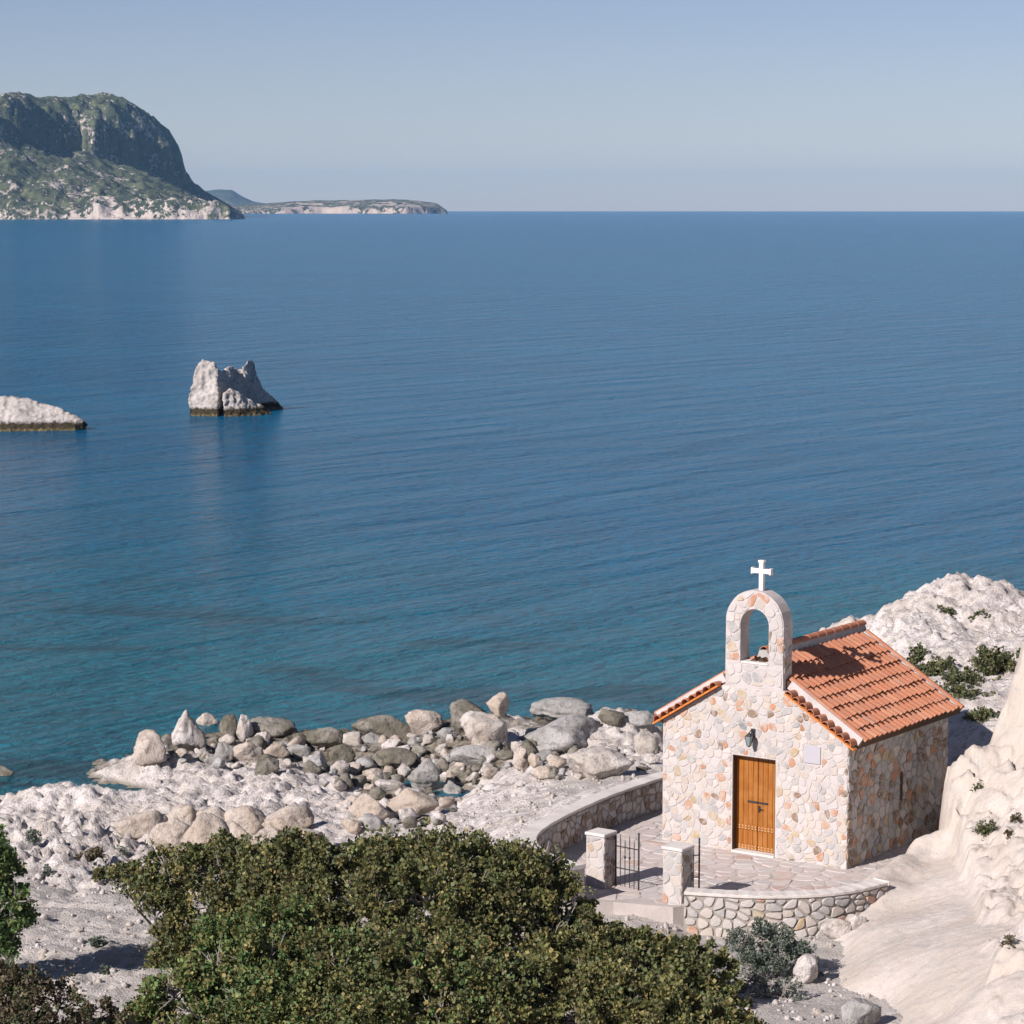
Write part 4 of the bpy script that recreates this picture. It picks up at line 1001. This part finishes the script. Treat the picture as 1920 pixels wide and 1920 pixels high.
for s, x0, x1 in ((-1, DX0 + .055, mid - .004), (1, mid + .004, DX1 - .055)):
    lf = MB(); n = 4
    for i in range(n):
        a = x0 + (x1 - x0) * i / n; b_ = x0 + (x1 - x0) * (i + 1) / n
        lf.box(a + .003, b_ - .003, RD, RD + .05, .02, DH - .055)
    leaf = lf.build('door_leaf', M['wood'], chapel, bevel=.006)
    for zz_ in (.10, .56):
        MB().box(x0 + .01, x1 - .01, RD - .018, RD - .001, zz_ - .055, zz_ + .055).build('ledge_board', M['wood'], leaf, bevel=.005)
        for k in range(6):
            for dz in (-.03, .03):
                xx = x0 + .04 + (x1 - x0 - .08) * k / 5
                V, Fc = ico(1); sme_ = mesh_np('stud', V * .017 + np.array([xx, RD - .02, zz_ + dz]), Fc, True); obj('stud', sme_, M['stud'], leaf)
    hx = mid + s * .10
    hb = MB(); hb.box(hx - .13 + s * .04, hx + .13 + s * .04, RD - .025, RD - .001, 1.15, 1.19); hb.build('latch_bar', M['iron'], leaf, bevel=.004)
    if s > 0:
        MB().box(mid + .02, mid + .065, RD - .03, RD - .001, .95, 1.10).build('lock_plate', M['iron'], leaf, bevel=.004)
        MB().tube([(mid + .045, RD - .03, 1.05), (mid + .045, RD - .07, 1.05), (mid + .14, RD - .07, 1.04)], [.011] * 3).build('handle', M['iron'], leaf)
MB().box(DX0 + .002, DX1 - .002, -.05, RD + .02, -.019, .035).build('threshold', M['cap'], chapel, bevel=.01)
t = NT('pale_marble'); n1 = t.noise(t.coord('World'), 9, 4, .6); M['marble'] = t.done(t.mix(n1, (0.45, 0.435, 0.47), (0.40, 0.39, 0.425)), .5, None, .3)
MB().box(PLQ[0] + .02, PLQ[1] - .02, -.028, .0, PLQ[2] + .02, PLQ[3] - .02).build('plaque', M['marble'], chapel, bevel=.006)
# lantern over the door
ln = MB(); ln.box(-.05, .05, -.035, -.0, 2.72, 2.92); ln.tube([(0, -.03, 2.86), (0, -.12, 2.90), (0, -.20, 2.86)], [.012, .012, .012])
lant = ln.build('lantern', M['iron'], chapel)
ln = MB(); ln.add([(x * .075, -.20 + y * .075, 2.78) for x, y in ((-1, -1), (1, -1), (1, 1), (-1, 1))] + [(0, -.20, 2.87)], [(0, 1, 4), (1, 2, 4), (2, 3, 4), (3, 0, 4), (3, 2, 1, 0)])
ln.add([(x * .035, -.20 + y * .035, 2.55) for x, y in ((-1, -1), (1, -1), (1, 1), (-1, 1))] + [(0, -.20, 2.51)], [(1, 0, 4), (2, 1, 4), (3, 2, 4), (0, 3, 4), (0, 1, 2, 3)])
for x, y in ((-1, -1), (1, -1), (1, 1), (-1, 1)): ln.tube([(x * .035, -.20 + y * .035, 2.55), (x * .07, -.20 + y * .07, 2.78)], [.007, .007], 4)
ln.build('lantern_cage', M['iron'], lant)
t = NT('lantern_glass'); M['glass'] = t.done((0.20, 0.25, 0.26), .15, None, .6)
ln = MB(); ln.add([(x * .032, -.20 + y * .032, 2.555) for x, y in ((-1, -1), (1, -1), (1, 1), (-1, 1))] + [(x * .064, -.20 + y * .064, 2.775) for x, y in ((-1, -1), (1, -1), (1, 1), (-1, 1))],
    [(0, 1, 5, 4), (1, 2, 6, 5), (2, 3, 7, 6), (3, 0, 4, 7), (0, 3, 2, 1), (4, 5, 6, 7)]); ln.build('lantern_pane', M['glass'], lant)

# ------------------------------------------------------------------ courtyard paving, walls, gate
WT_TOP_L = Z0 + .80; WT_TOP_R = 2.62
left_in = [atz(px, py, WT_TOP_L)[:2] for px, py in [(1330, 1428), (1241, 1457), (1150, 1487), (1069, 1523), (1022, 1549), (1002, 1568), (1008, 1586), (1030, 1600), (1062, 1611), (1096, 1622)]]
right_in = [atz(px, py, WT_TOP_R)[:2] for px, py in [(1288, 1664), (1350, 1668), (1430, 1672), (1529, 1669), (1590, 1661), (1640, 1648)]]
def smooth_line(pts, n):
    pts = np.array(pts); d = np.r_[0, np.cumsum(np.linalg.norm(np.diff(pts, axis=0), axis=1))]
    for _ in range(3):                                      # corner cutting
        q = [pts[0]]
        for a, b_ in zip(pts[:-1], pts[1:]): q += [a * .75 + b_ * .25, a * .25 + b_ * .75]
        pts = np.array(q + [pts[-1]])
    d = np.r_[0, np.cumsum(np.linalg.norm(np.diff(pts, axis=0), axis=1))]
    s = np.linspace(0, d[-1], n); return np.c_[np.interp(s, d, pts[:, 0]), np.interp(s, d, pts[:, 1])], d[-1]
def wall_run(name, pts, out_sign, top, thick, bottom, label, inner_w, outer_w, size=.24):
    """curved wall: pts = inner top edge; out_sign = side of the outer face"""
    line, L = smooth_line(pts, 48)
    tan = np.gradient(line, axis=0); tan /= np.linalg.norm(tan, axis=1)[:, None]
    nrm = np.c_[tan[:, 1], -tan[:, 0]] * out_sign
    root = thing(name, label, 'wall', tuple(line[len(line) // 2]) + (bottom,))
    o = np.array(root.location)
    CT_ = .07
    def sect(off0, off1, z0_, z1_, mat, nm, wv=0):
        V = []; n = len(line)
        for i in range(n):
            j0 = wv * math.sin(i * 1.9) ; a = line[i] + nrm[i] * (off0 - abs(j0)); b_ = line[i] + nrm[i] * (off1 + abs(j0))
            V += [(a[0], a[1], z0_), (b_[0], b_[1], z0_), (b_[0], b_[1], z1_ + j0), (a[0], a[1], z1_ + j0 * .6)]
        V = np.array(V) - o
        F = [(0, 1, 2, 3), (4 * n - 1, 4 * n - 2, 4 * n - 3, 4 * n - 4)]
        for i in range(n - 1):
            for k in range(4): F.append((4 * i + k, 4 * i + (k + 1) % 4, 4 * i + 4 + (k + 1) % 4, 4 * i + 4 + k))
        return MB().add(V, F).build(nm, mat, root, bevel=.012 if nm == 'cap' else 0)
    body = sect(0, thick, bottom, top - CT_, M['dark_mortar'], 'wall_body')
    sect(-.02, thick + .03, top - CT_, top, M['cap'], 'cap', .008)
    ss = np.linspace(0, L, len(line))
    def fm(off, sg):
        def f(s, z_, w):
            x = np.interp(s, ss, line[:, 0] + nrm[:, 0] * off); y = np.interp(s, ss, line[:, 1] + nrm[:, 1] * off)
            a = np.interp(s, ss, nrm[:, 0]); b_ = np.interp(s, ss, nrm[:, 1])
            if sg > 0: return (x + a * w - o[0], y + b_ * w - o[1], z_ - o[2])
            return (x - a * w - o[0], y - b_ * w - o[1], z_ - o[2])
        return f
    if inner_w: lay(cells([(0, Z0), (L, Z0), (L, top - CT_ - .01), (0, top - CT_ - .01)], size), .022, fm(0, -1), body, inner_w)
    if outer_w: lay(cells([(0, bottom + .1), (L, bottom + .1), (L, top - CT_ - .01), (0, top - CT_ - .01)], size * 1.05, gap=.022), .035, fm(thick, 1), body, outer_w)
    return root
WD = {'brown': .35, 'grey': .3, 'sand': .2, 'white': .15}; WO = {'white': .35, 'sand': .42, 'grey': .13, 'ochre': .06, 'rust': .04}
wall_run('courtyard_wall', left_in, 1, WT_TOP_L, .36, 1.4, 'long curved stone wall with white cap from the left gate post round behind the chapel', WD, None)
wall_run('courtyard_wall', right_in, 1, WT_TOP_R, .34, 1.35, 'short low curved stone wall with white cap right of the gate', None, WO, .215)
# paving
pav = [tuple(p) for p in smooth_line(left_in, 30)[0]] + [tuple(atz(1150, 1690, Z0)[:2]), tuple(atz(1262, 1700, Z0)[:2])] + [tuple(p) for p in smooth_line(right_in, 20)[0]] + [tuple(ch(3.1, .3)[:2]), tuple(ch(3.0, 5.6)[:2]), tuple(ch(-1.0, 5.8)[:2])]
me = bpy.data.meshes.new('courtyard'); n = len(pav)
bm = bmesh.new(); top = [bm.verts.new((x, y, Z0 - .012)) for x, y in pav]; bot = [bm.verts.new((x, y, Z0 - .5)) for x, y in pav]
bm.faces.new(top)
for i in range(n): bm.faces.new((top[i], bot[i], bot[(i + 1) % n], top[(i + 1) % n]))
bmesh.ops.triangulate(bm, faces=[f for f in bm.faces if len(f.verts) > 4]); bmesh.ops.recalc_face_normals(bm, faces=bm.faces); bm.to_mesh(me); bm.free()
M['joint'] = mortar_mat('paving_joint', (0.49, 0.44, 0.415), (0.42, 0.38, 0.355))
court = struct(obj('courtyard', me, M['joint']))
SM['pink'] = stone_mat('pink_flagstone', (0.48, 0.415, 0.39), (0.52, 0.465, 0.44)); SM['redflag'] = stone_mat('red_flagstone', (0.44, 0.33, 0.28), (0.48, 0.385, 0.345))
def in_ch(x, y):
    l_ = (np.array([x, y]) - FC[:2]); a, b_ = l_ @ (-D1[:2]), l_ @ D2[:2]; return abs(a) < HW - .1 and .1 < b_ < DEPTH
xs = [p[0] for p in pav]; ys = [p[1] for p in pav]
cl = cells([(min(xs), min(ys)), (max(xs), min(ys)), (max(xs), max(ys)), (min(xs), max(ys))], .40, gap=.02, aspect=1.1)
def pave_ok(pl):
    return all(inpoly(p[0], p[1], pav) for p in pl) and not in_ch(sum(p[0] for p in pl) / len(pl), sum(p[1] for p in pl) / len(pl))
cl = [c_ for c_ in cl if pave_ok(c_[0])]
cl.sort(key=lambda a: sum(p[1] for p in a[0]) / len(a[0]))
lay(cl[:298], .010, lambda x, y, w: (x, y, Z0 - .012 + w), court, {'pink': .62, 'white': .2, 'redflag': .13, 'sand': .08}, 'flagstone')

def pillar(px0, py0, label):
    """square gate post: px0,py0 = foot of its front right edge"""
    zb = 1.75; q = atz(px0, py0, zb + .1); W_, H_ = .46, 1.62
    root = thing('gate_post', label, 'gate post', (q[0], q[1], zb), CH_ROT, 'gate posts')
    body = MB().box(-W_, 0, 0, W_, -.1, H_).build('post_body', M['mortar'], root)
    lay(cells([(-W_, .02), (0, .02), (0, H_ - .02), (-W_, H_ - .02)], .23, gap=.014), .014, lambda x, z_, w: (x, -w, z_), body, {'white': .3, 'sand': .3, 'grey': .22, 'ochre': .12, 'rust': .06})
    lay(cells([(0, .02), (W_, .02), (W_, H_ - .02), (0, H_ - .02)], .23, gap=.014), .014, lambda y, z_, w: (w, y, z_), body, {'brown': .4, 'grey': .3, 'sand': .3})
    MB().box(-W_ - .03, .03, -.03, W_ + .03, H_, H_ + .07).build('cap', M['cap'], root, bevel=.015)
    return root, q
lp, lq = pillar(1132, 1699, 'left stone gate post with flat white cap')
rp_, rq = pillar(1277, 1729, 'right stone gate post joining the low curved wall')
# gate leaves (wrought iron)
def gate_leaf(loc, rot, width, label, mirror=1):
    root = thing('gate_leaf', label, 'gate', loc, rot, 'iron gate leaves')
    Hh = 1.28
    def bar(nm, a, b_, r=.014): return MB().tube([a, b_], [r, r], 6).build(nm, M['iron'], root)
    bar('stile', (0, 0, .04), (0, 0, Hh + .06), .019); bar('stile', (width, 0, .04), (width, 0, Hh + .14), .019)
    for z_ in (.12, .62, 1.1): bar('rail', (0, 0, z_), (width, 0, z_), .014)
    nb = 4
    for i in range(1, nb + 1):
        x = width * i / (nb + 1); hgt = Hh + (.06 if i % 2 else -.02)
        pk = MB(); pk.tube([(x, 0, .10), (x, 0, hgt - .05), (x, 0, hgt + .05)], [.010, .010, .002], 6); p_ = pk.build('picket', M['iron'], root)
        if i in (2, 3):
            V, Fc = ico(2); obj('knob', mesh_np('knob', V * np.array([.026, .026, .04]) + np.array([x, 0, .88]), Fc, True), M['iron'], p_)
    V, Fc = ico(2); obj('finial', mesh_np('finial', V * np.array([.022, .022, .04]) + np.array([width, 0, Hh + .17]), Fc, True), M['iron'], root)
    return root
def loc_of(q, lx_, ly_, z_): return tuple(np.array([q[0], q[1], z_]) - D1 * lx_ + D2 * ly_)
gate_leaf(loc_of(lq, .05, .40, Z0 - .22), CH_ROT - math.radians(4), .62, 'closed left leaf of the black iron gate with pointed pickets')
gate_leaf(loc_of(rq, -.52, .42, Z0 - .22), CH_ROT + math.radians(45), .62, 'right leaf of the black iron gate, swung open behind its post')
st = MB(); a_ = np.array([lq[0], lq[1], 0.]); b0 = np.array([rq[0], rq[1], 0.]) + D1 * .46
dv = b0 - a_
V = [a_ - D2 * .25, b0 - D2 * .25, b0 + D2 * .62, a_ + D2 * .62]
V = [(p[0], p[1], 1.4) for p in V] + [(p[0], p[1], Z0 - .24) for p in V]
st.add(V, [(3, 2, 1, 0), (4, 5, 6, 7), (0, 1, 5, 4), (1, 2, 6, 5), (2, 3, 7, 6), (3, 0, 4, 7)])
step = struct(st.build('gate_step', M['cap'], None, bevel=.02))

# ------------------------------------------------------------------ vegetation
def leaf_mat(name, rough=.6):
    t = NT(name); c = t.attr('tint', 'Color'); t.done(c, rough, None, .35)
    tr = t.n('ShaderNodeBsdfTranslucent'); t.l(c, tr.inputs[0]); mx = t.n('ShaderNodeMixShader'); mx.inputs[0].default_value = .22
    t.l(t.b.outputs[0], mx.inputs[1]); t.l(tr.outputs[0], mx.inputs[2]); t.l(mx.outputs[0], t.out.inputs[0]); return t.m
M['leaf'] = leaf_mat('leaf')
t = NT('grey_bark'); n1 = t.noise(t.coord('World'), 30, 4, .6); M['bark'] = t.done(t.mix(n1, (0.42, 0.39, 0.36), (0.26, 0.23, 0.20)), .9, None, .1)
t = NT('dark_bark'); M['dark_bark'] = t.done((0.09, 0.065, 0.045), .9, None, .1)
def leaves(name, centers, radii, per, size, palette, seed, parent, upbias=.35, mat='leaf', narrow=.45, bright=None):
    """leaf tufts: per leaves round each centre; each leaf is a folded pair of faces"""
    R = np.random.RandomState(seed); n = len(centers) * per
    c0 = np.repeat(centers, per, 0); rad = np.repeat(radii, per)
    d = R.normal(size=(n, 3)); d /= np.linalg.norm(d, axis=1)[:, None]
    p = c0 + d * (rad * R.uniform(.25, 1, n) ** .6)[:, None]
    ax = d * .8 + R.normal(size=(n, 3)) * .6 + np.array([0, 0, upbias]); ax /= np.linalg.norm(ax, axis=1)[:, None]
    sd_ = np.cross(ax, R.normal(size=(n, 3))); sd_ /= np.linalg.norm(sd_, axis=1)[:, None] + 1e-9
    L = (size * R.uniform(.6, 1.4, n) * np.repeat(R.uniform(.7, 1.35, len(centers)), per))[:, None]; Wd = L * narrow; up = np.cross(sd_, ax)
    V = np.stack([p, p + ax * L * .55 + sd_ * Wd + up * L * .10, p + ax * L, p + ax * L * .55 - sd_ * Wd + up * L * .10], 1).reshape(-1, 3)
    F = np.arange(n * 4).reshape(n, 4)
    pal = np.array(palette); tuft = R.randint(0, len(pal), len(centers))
    k = np.where(R.random_sample(n) < .6, np.repeat(tuft, per), R.randint(0, len(pal), n))
    colr = pal[k] * R.uniform(.85, 1.5, (n, 1)) * np.repeat(R.uniform(.7, 1.35, len(centers)), per)[:, None]
    me = mesh_np(name, V, F); cattr(me, 'tint', np.repeat(colr, 4, 0)); return obj(name, me, M[mat], parent)
OLIVE = [(0.115, 0.125, 0.042), (0.085, 0.098, 0.034), (0.155, 0.15, 0.052), (0.20, 0.17, 0.064), (0.068, 0.086, 0.036), (0.115, 0.14, 0.058), (0.12, 0.105, 0.05)]
GREEN = [(0.085, 0.15, 0.05), (0.11, 0.17, 0.06), (0.07, 0.115, 0.04), (0.14, 0.17, 0.055)]
GREYG = [(0.13, 0.155, 0.125), (0.10, 0.125, 0.10), (0.17, 0.19, 0.165), (0.075, 0.10, 0.065)]
DRY = [(0.12, 0.095, 0.06), (0.09, 0.08, 0.045), (0.15, 0.12, 0.08), (0.08, 0.065, 0.04)]
def shrub(name, label, lumps, Y, pal, seed, tufts=190, per=30, leaf=.062, group=None, tuft_r=.16, twigs=26, bark='bark', fz=1.0, cat='shrub', grow=1.0):
    """lumps: (px, py, radius in px, depth offset m). The shrub stands on the ground below its middle."""
    R = np.random.RandomState(seed); C = []; RR = []
    for px, py, r, dy in lumps:
        q = aty(px, py, Y + dy); C.append(q); RR.append(r * grow * q[1] / FPX)
    C = np.array(C); RR = np.array(RR)
    mid_ = C.mean(0); gz = ground(mid_[0], mid_[1]) - .05; base_ = np.array([mid_[0], mid_[1], gz])
    root = thing(name, label, cat, tuple(base_), 0, group)
    cs = []; rs = []
    for c_, r_ in zip(C, RR):
        m = max(6, int(tufts * (r_ / .6) ** 1.7))
        d = R.normal(size=(m, 3)); d[:, 2] = np.where(d[:, 2] < -.4, -d[:, 2], d[:, 2]); d /= np.linalg.norm(d, axis=1)[:, None]
        rr_ = r_ * 1.12 * R.uniform(.2, 1.0, m) ** .5
        # broken outline: shoots where the noise is high
        rr_ = rr_ * (1 + .45 * vnoise(d * 2.6 + c_, seed))
        pts_ = c_ + d * rr_[:, None] * np.array([1, 1, fz]); keep = vnoise(pts_ * 1.9, seed + 3) > -.2
        cs.append(pts_[keep]); rs.append(np.minimum(tuft_r, r_ * .5) * R.uniform(.5, 1.3, keep.sum()))
    for c_, r_ in zip(C, RR):                                # loose shoots that break the outline
        for k in range(int(16 * r_ / .6)):
            d = R.normal(size=3); d[2] = abs(d[2]); d /= np.linalg.norm(d); L_ = r_ * R.uniform(1.0, 1.42)
            for f_ in np.arange(.85, 1.0, .07): cs.append((c_ + d * L_ * f_)[None]); rs.append(np.array([.06]))
    cs = np.concatenate(cs) - base_; rs = np.concatenate(rs)
    leaves('foliage', cs, rs, per, leaf, pal, seed, root)
    tr = MB(); V0 = Vector((0, 0, -.1))
    for c_, r_ in zip(C - base_, RR):
        c_ = Vector(c_); m1 = V0.lerp(c_, .5) + Vector(R.uniform(-.15, .15, 3)); m1.z *= .8
        tr.tube([V0 + Vector(R.uniform(-.12, .12, 3)), m1, c_], [.05, .035, .014], 5)
        for k in range(max(3, int(twigs * r_ / .6 / 2))):
            d = Vector(R.normal(size=3)).normalized()
            if d.z < -.2: d.z = -d.z
            e = c_ + d * r_ * R.uniform(.8, 1.3); mm = c_.lerp(e, .5) + Vector(R.uniform(-.07, .07, 3))
            tr.tube([c_, mm, e], [.020, .014, .006], 4)
            for q_ in range(2): tr.tube([mm, mm.lerp(e, .6) + Vector(R.uniform(-.16, .16, 3))], [.011, .004], 4)
    tr.build('branches', M[bark], root)
    return root
SG = 'evergreen shrubs in the foreground'
shrub('evergreen_shrub', 'sprawling left arm of the foreground shrubs with bare grey twigs', [(300, 1672, 40, .2), (360, 1650, 46, .4), (420, 1640, 50, .3), (480, 1650, 56, .2), (250, 1660, 28, .5), (205, 1650, 22, .6), (400, 1700, 44, -.3), (460, 1730, 52, -.5), (340, 1720, 26, -.1), (520, 1690, 56, -.2), (540, 1640, 50, .3), (310, 1640, 34, .5), (420, 1760, 46, -.5), (305, 1705, 30, -.2), (330, 1765, 34, -.4), (310, 1815, 30, -.6), (360, 1800, 40, -.7)], 49.5, OLIVE, 101, group=SG, grow=1.16, tufts=110, twigs=44)
shrub('evergreen_shrub', 'tallest dense olive green shrub in the middle of the foreground', [(560, 1650, 58, .4), (640, 1652, 60, .3), (720, 1640, 62, .3), (800, 1632, 60, .2), (870, 1642, 58, .3), (600, 1730, 64, -.5), (700, 1710, 66, -.6), (800, 1700, 68, -.6), (880, 1710, 62, -.4), (760, 1780, 60, -1.0), (660, 1800, 60, -1.0), (520, 1680, 56, .2), (590, 1625, 46, .5), (930, 1740, 60, -.3), (840, 1770, 60, -.9)], 48.6, OLIVE, 102, group=SG, grow=1.16, twigs=34)
shrub('evergreen_shrub', 'olive green shrub between the tallest one and the gate', [(940, 1650, 52, .2), (1000, 1650, 54, .3), (1045, 1700, 44, .2), (960, 1740, 60, -.5), (1040, 1760, 58, -.5), (1110, 1778, 44, -.1), (1082, 1745, 38, .1), (1150, 1788, 38, .1), (1000, 1830, 60, -1.0), (1080, 1820, 56, -.8), (1100, 1790, 56, -.3), (900, 1800, 56, -.9)], 48.8, OLIVE, 103, group=SG, grow=1.16, twigs=30)
shrub('evergreen_shrub', 'low olive green shrub in front of the gate step, right end', [(1170, 1802, 40, .2), (1240, 1806, 42, .2), (1300, 1830, 50, .1), (1200, 1790, 34, .3), (1270, 1800, 36, .2), (1350, 1850, 40, .2), (1120, 1830, 58, -.4), (1210, 1860, 58, -.5), (1330, 1890, 46, -.2), (1370, 1900, 34, .0), (1260, 1930, 52, -.9), (1130, 1920, 56, -1)], 48.3, OLIVE, 104, group=SG, grow=1.16)
shrub('evergreen_shrub', 'bright green leafy shrub low at the bottom, left of centre', [(330, 1870, 46, .1), (410, 1840, 58, .3), (500, 1820, 62, .4), (380, 1920, 60, -.3), (470, 1900, 66, -.3), (560, 1880, 66, -.2), (290, 1905, 34, .1), (430, 1970, 66, -.6), (540, 1960, 66, -.6), (340, 1970, 50, -.5), (420, 1775, 42, 1.2), (520, 1760, 54, 1.3)], 44.2, GREEN + OLIVE[:4], 105, group=SG, grow=1.16)
shrub('evergreen_shrub', 'olive green shrub at the bottom edge under the tallest one', [(640, 1850, 66, .3), (730, 1830, 68, .4), (820, 1840, 66, .4), (910, 1860, 66, .3), (640, 1930, 66, -.3), (730, 1920, 68, -.3), (820, 1930, 66, -.3), (910, 1940, 66, -.3), (690, 1990, 64, -.7), (860, 1990, 64, -.7)], 43.8, OLIVE + GREEN[:1], 106, group=SG, grow=1.16)
shrub('evergreen_shrub', 'yellowish olive shrub at the bottom edge, right of centre', [(1000, 1870, 62, .3), (1080, 1880, 62, .3), (1160, 1890, 58, .3), (1240, 1905, 54, .3), (1320, 1925, 48, .3), (1000, 1950, 64, -.3), (1100, 1950, 64, -.3), (1200, 1960, 60, -.3), (1290, 1975, 54, -.3), (1385, 1950, 36, .3)], 44.2, OLIVE[2:4] + OLIVE, 112, group=SG, grow=1.16)
shrub('leafy_tree', 'green leafy tree reaching in at the left edge', [(-20, 1600, 36, 0), (5, 1640, 36, .1), (20, 1690, 38, 0), (-20, 1740, 52, .1), (35, 1730, 30, 0), (-60, 1660, 60, .2), (-70, 1780, 60, .2), (10, 1780, 26, 0)], 47.5, GREEN, 107, cat='tree')
shrub('dry_shrub', 'brown dry shrub in the bottom left corner', [(40, 1870, 50, 0), (110, 1890, 46, 0), (170, 1910, 40, -.1), (20, 1930, 60, -.4), (120, 1950, 60, -.4), (0, 1840, 30, .2), (220, 1930, 30, 0)], 43.2, DRY + GREEN[2:3], 108, per=30, leaf=.05, bark='dark_bark', tuft_r=.14)
shrub('grey_shrub', 'grey green shrub at the foot of the curved courtyard wall', [(1385, 1775, 26, 0), (1420, 1765, 30, .1), (1460, 1775, 30, .1), (1500, 1795, 24, .1), (1405, 1810, 30, -.2), (1450, 1815, 26, -.2), (1525, 1825, 12, .1), (1536, 1850, 10, .1)], 51.2, GREYG, 109, per=30, leaf=.04, tuft_r=.12)
shrub('grey_shrub', 'pale twiggy shrub below the grey green one, beside the path', [(1420, 1860, 28, 0), (1470, 1870, 30, 0), (1430, 1910, 34, -.3), (1500, 1900, 28, -.2), (1540, 1915, 26, -.2)], 49.2, [(0.20, 0.22, 0.20), (0.15, 0.17, 0.15), (0.11, 0.115, 0.09)], 110, per=26, leaf=.035, tuft_r=.12, twigs=60)
shrub('dry_shrub', 'small brown shrub on the white rocks above the shrubs left arm', [(160, 1620, 16, 0), (180, 1608, 14, .1), (140, 1632, 12, 0), (185, 1628, 12, 0)], 62, DRY, 111, per=24, leaf=.05, bark='dark_bark', tuft_r=.1)

def tuft(px, py, wpx, hpx, pal, label, group, seed, hitf=hit2, name='rock_plant', leaf=.05):
    p = hitf(px, py); s = p[1] / FPX; R = np.random.RandomState(seed); m = max(10, int(wpx * hpx * .05))
    root = thing(name, label, 'plant', (p[0], p[1], p[2] - .03), 0, group)
    c_ = np.c_[R.normal(0, .32, m) * wpx * s, R.normal(0, .2, m) * wpx * s, R.uniform(0, 1, m) ** 1.3 * hpx * s]
    for k in range(m):
        if hitf is hit2:
            gx_, gy_ = p[0] + c_[k, 0], p[1] + c_[k, 1]; g = max(ground(gx_, gy_), cliff_h(gx_, gy_) if (CX[0] < gx_ < CX[-1] and CY[0] < gy_ < CY[-1]) else -9)
            c_[k, 2] = min(max(g - p[2], -.3), .6) + c_[k, 2] * .8
    leaves('foliage', c_, np.full(m, .07), 20, leaf, pal, seed, root)
    mb = MB()
    for k in range(0, m, 3): mb.tube([(c_[k, 0] * .6, c_[k, 1] * .6, min(0, c_[k, 2]) - .05), tuple(c_[k])], [.01, .004], 4)
    mb.build('stem', M['dark_bark'], root)
RG = 'plants growing in the rock'
HG = [(0.10, 0.11, 0.045), (0.075, 0.085, 0.035), (0.13, 0.125, 0.06), (0.06, 0.075, 0.04)]
k = 200
for px, py, w_, h_, lab in [(1740, 1268, 60, 26, 'olive green scrub under the white outcrop, nearest the roof'), (1800, 1276, 70, 28, 'olive green scrub under the middle of the white outcrop'), (1868, 1262, 70, 50, 'taller dark green bush under the white outcrop by the cliff'),
                            (1715, 1240, 36, 22, 'small green tuft at the chapel roof edge'), (1790, 1300, 90, 14, 'thin band of dry olive scrub on the grey slabs'), (1842, 1348, 60, 16, 'low olive scrub between the grey slabs'),
                            (1780, 1148, 22, 12, 'small olive tuft in a hollow of the white outcrop'), (1836, 1152, 20, 10, 'tiny olive tuft right of the hollow in the outcrop'),
                            (1835, 1478, 20, 12, 'brownish tuft on the upper cliff ledge'), (1845, 1562, 30, 24, 'largest olive tuft on the cliff face'), (1903, 1540, 16, 18, 'dark green tuft on the cliff near the right edge'), (1888, 1770, 14, 14, 'small dark brown tuft added in place of a dark hole low on the cliff'),  # the small dark brown tuft is added where the rock has a dark hole
                            (1893, 1570, 14, 14, 'little tuft under the dark green one on the cliff')]:
    tuft(px, py, w_, h_, HG if w_ > 16 else DRY, lab, RG, k, leaf=.07 if py < 1400 else .045); k += 1
for px, py, w_, h_, lab in [(60, 1575, 26, 22, 'small grey bush on the white rocks at far left'), (90, 1640, 18, 18, 'little dark plant at the edge of the gravel slope'), (185, 1775, 20, 20, 'lone green seedling on the gravel slope'), (230, 1600, 18, 14, 'grey green tuft on the front white rocks'), (200, 1825, 14, 12, 'dry sprig low on the gravel slope')]:
    tuft(px, py, w_, h_, GREYG, lab, 'small plants on the gravel and white rocks', k, hitf=hit); k += 1

# ------------------------------------------------------------------ haze
t = NT('sea_haze'); t.t.nodes.remove(t.b)
pv = t.n('ShaderNodeVolumePrincipled'); pv.inputs['Color'].default_value = (0.34, 0.62, 0.95, 1); pv.inputs['Density'].default_value = 4.2e-5; pv.inputs['Anisotropy'].default_value = 0.0
t.l(pv.outputs[0], t.out.inputs['Volume'])
hz = MB().box(-17500, 17500, -60, 17500, -40, 230).build('haze', t.m); hz['kind'] = 'stuff'
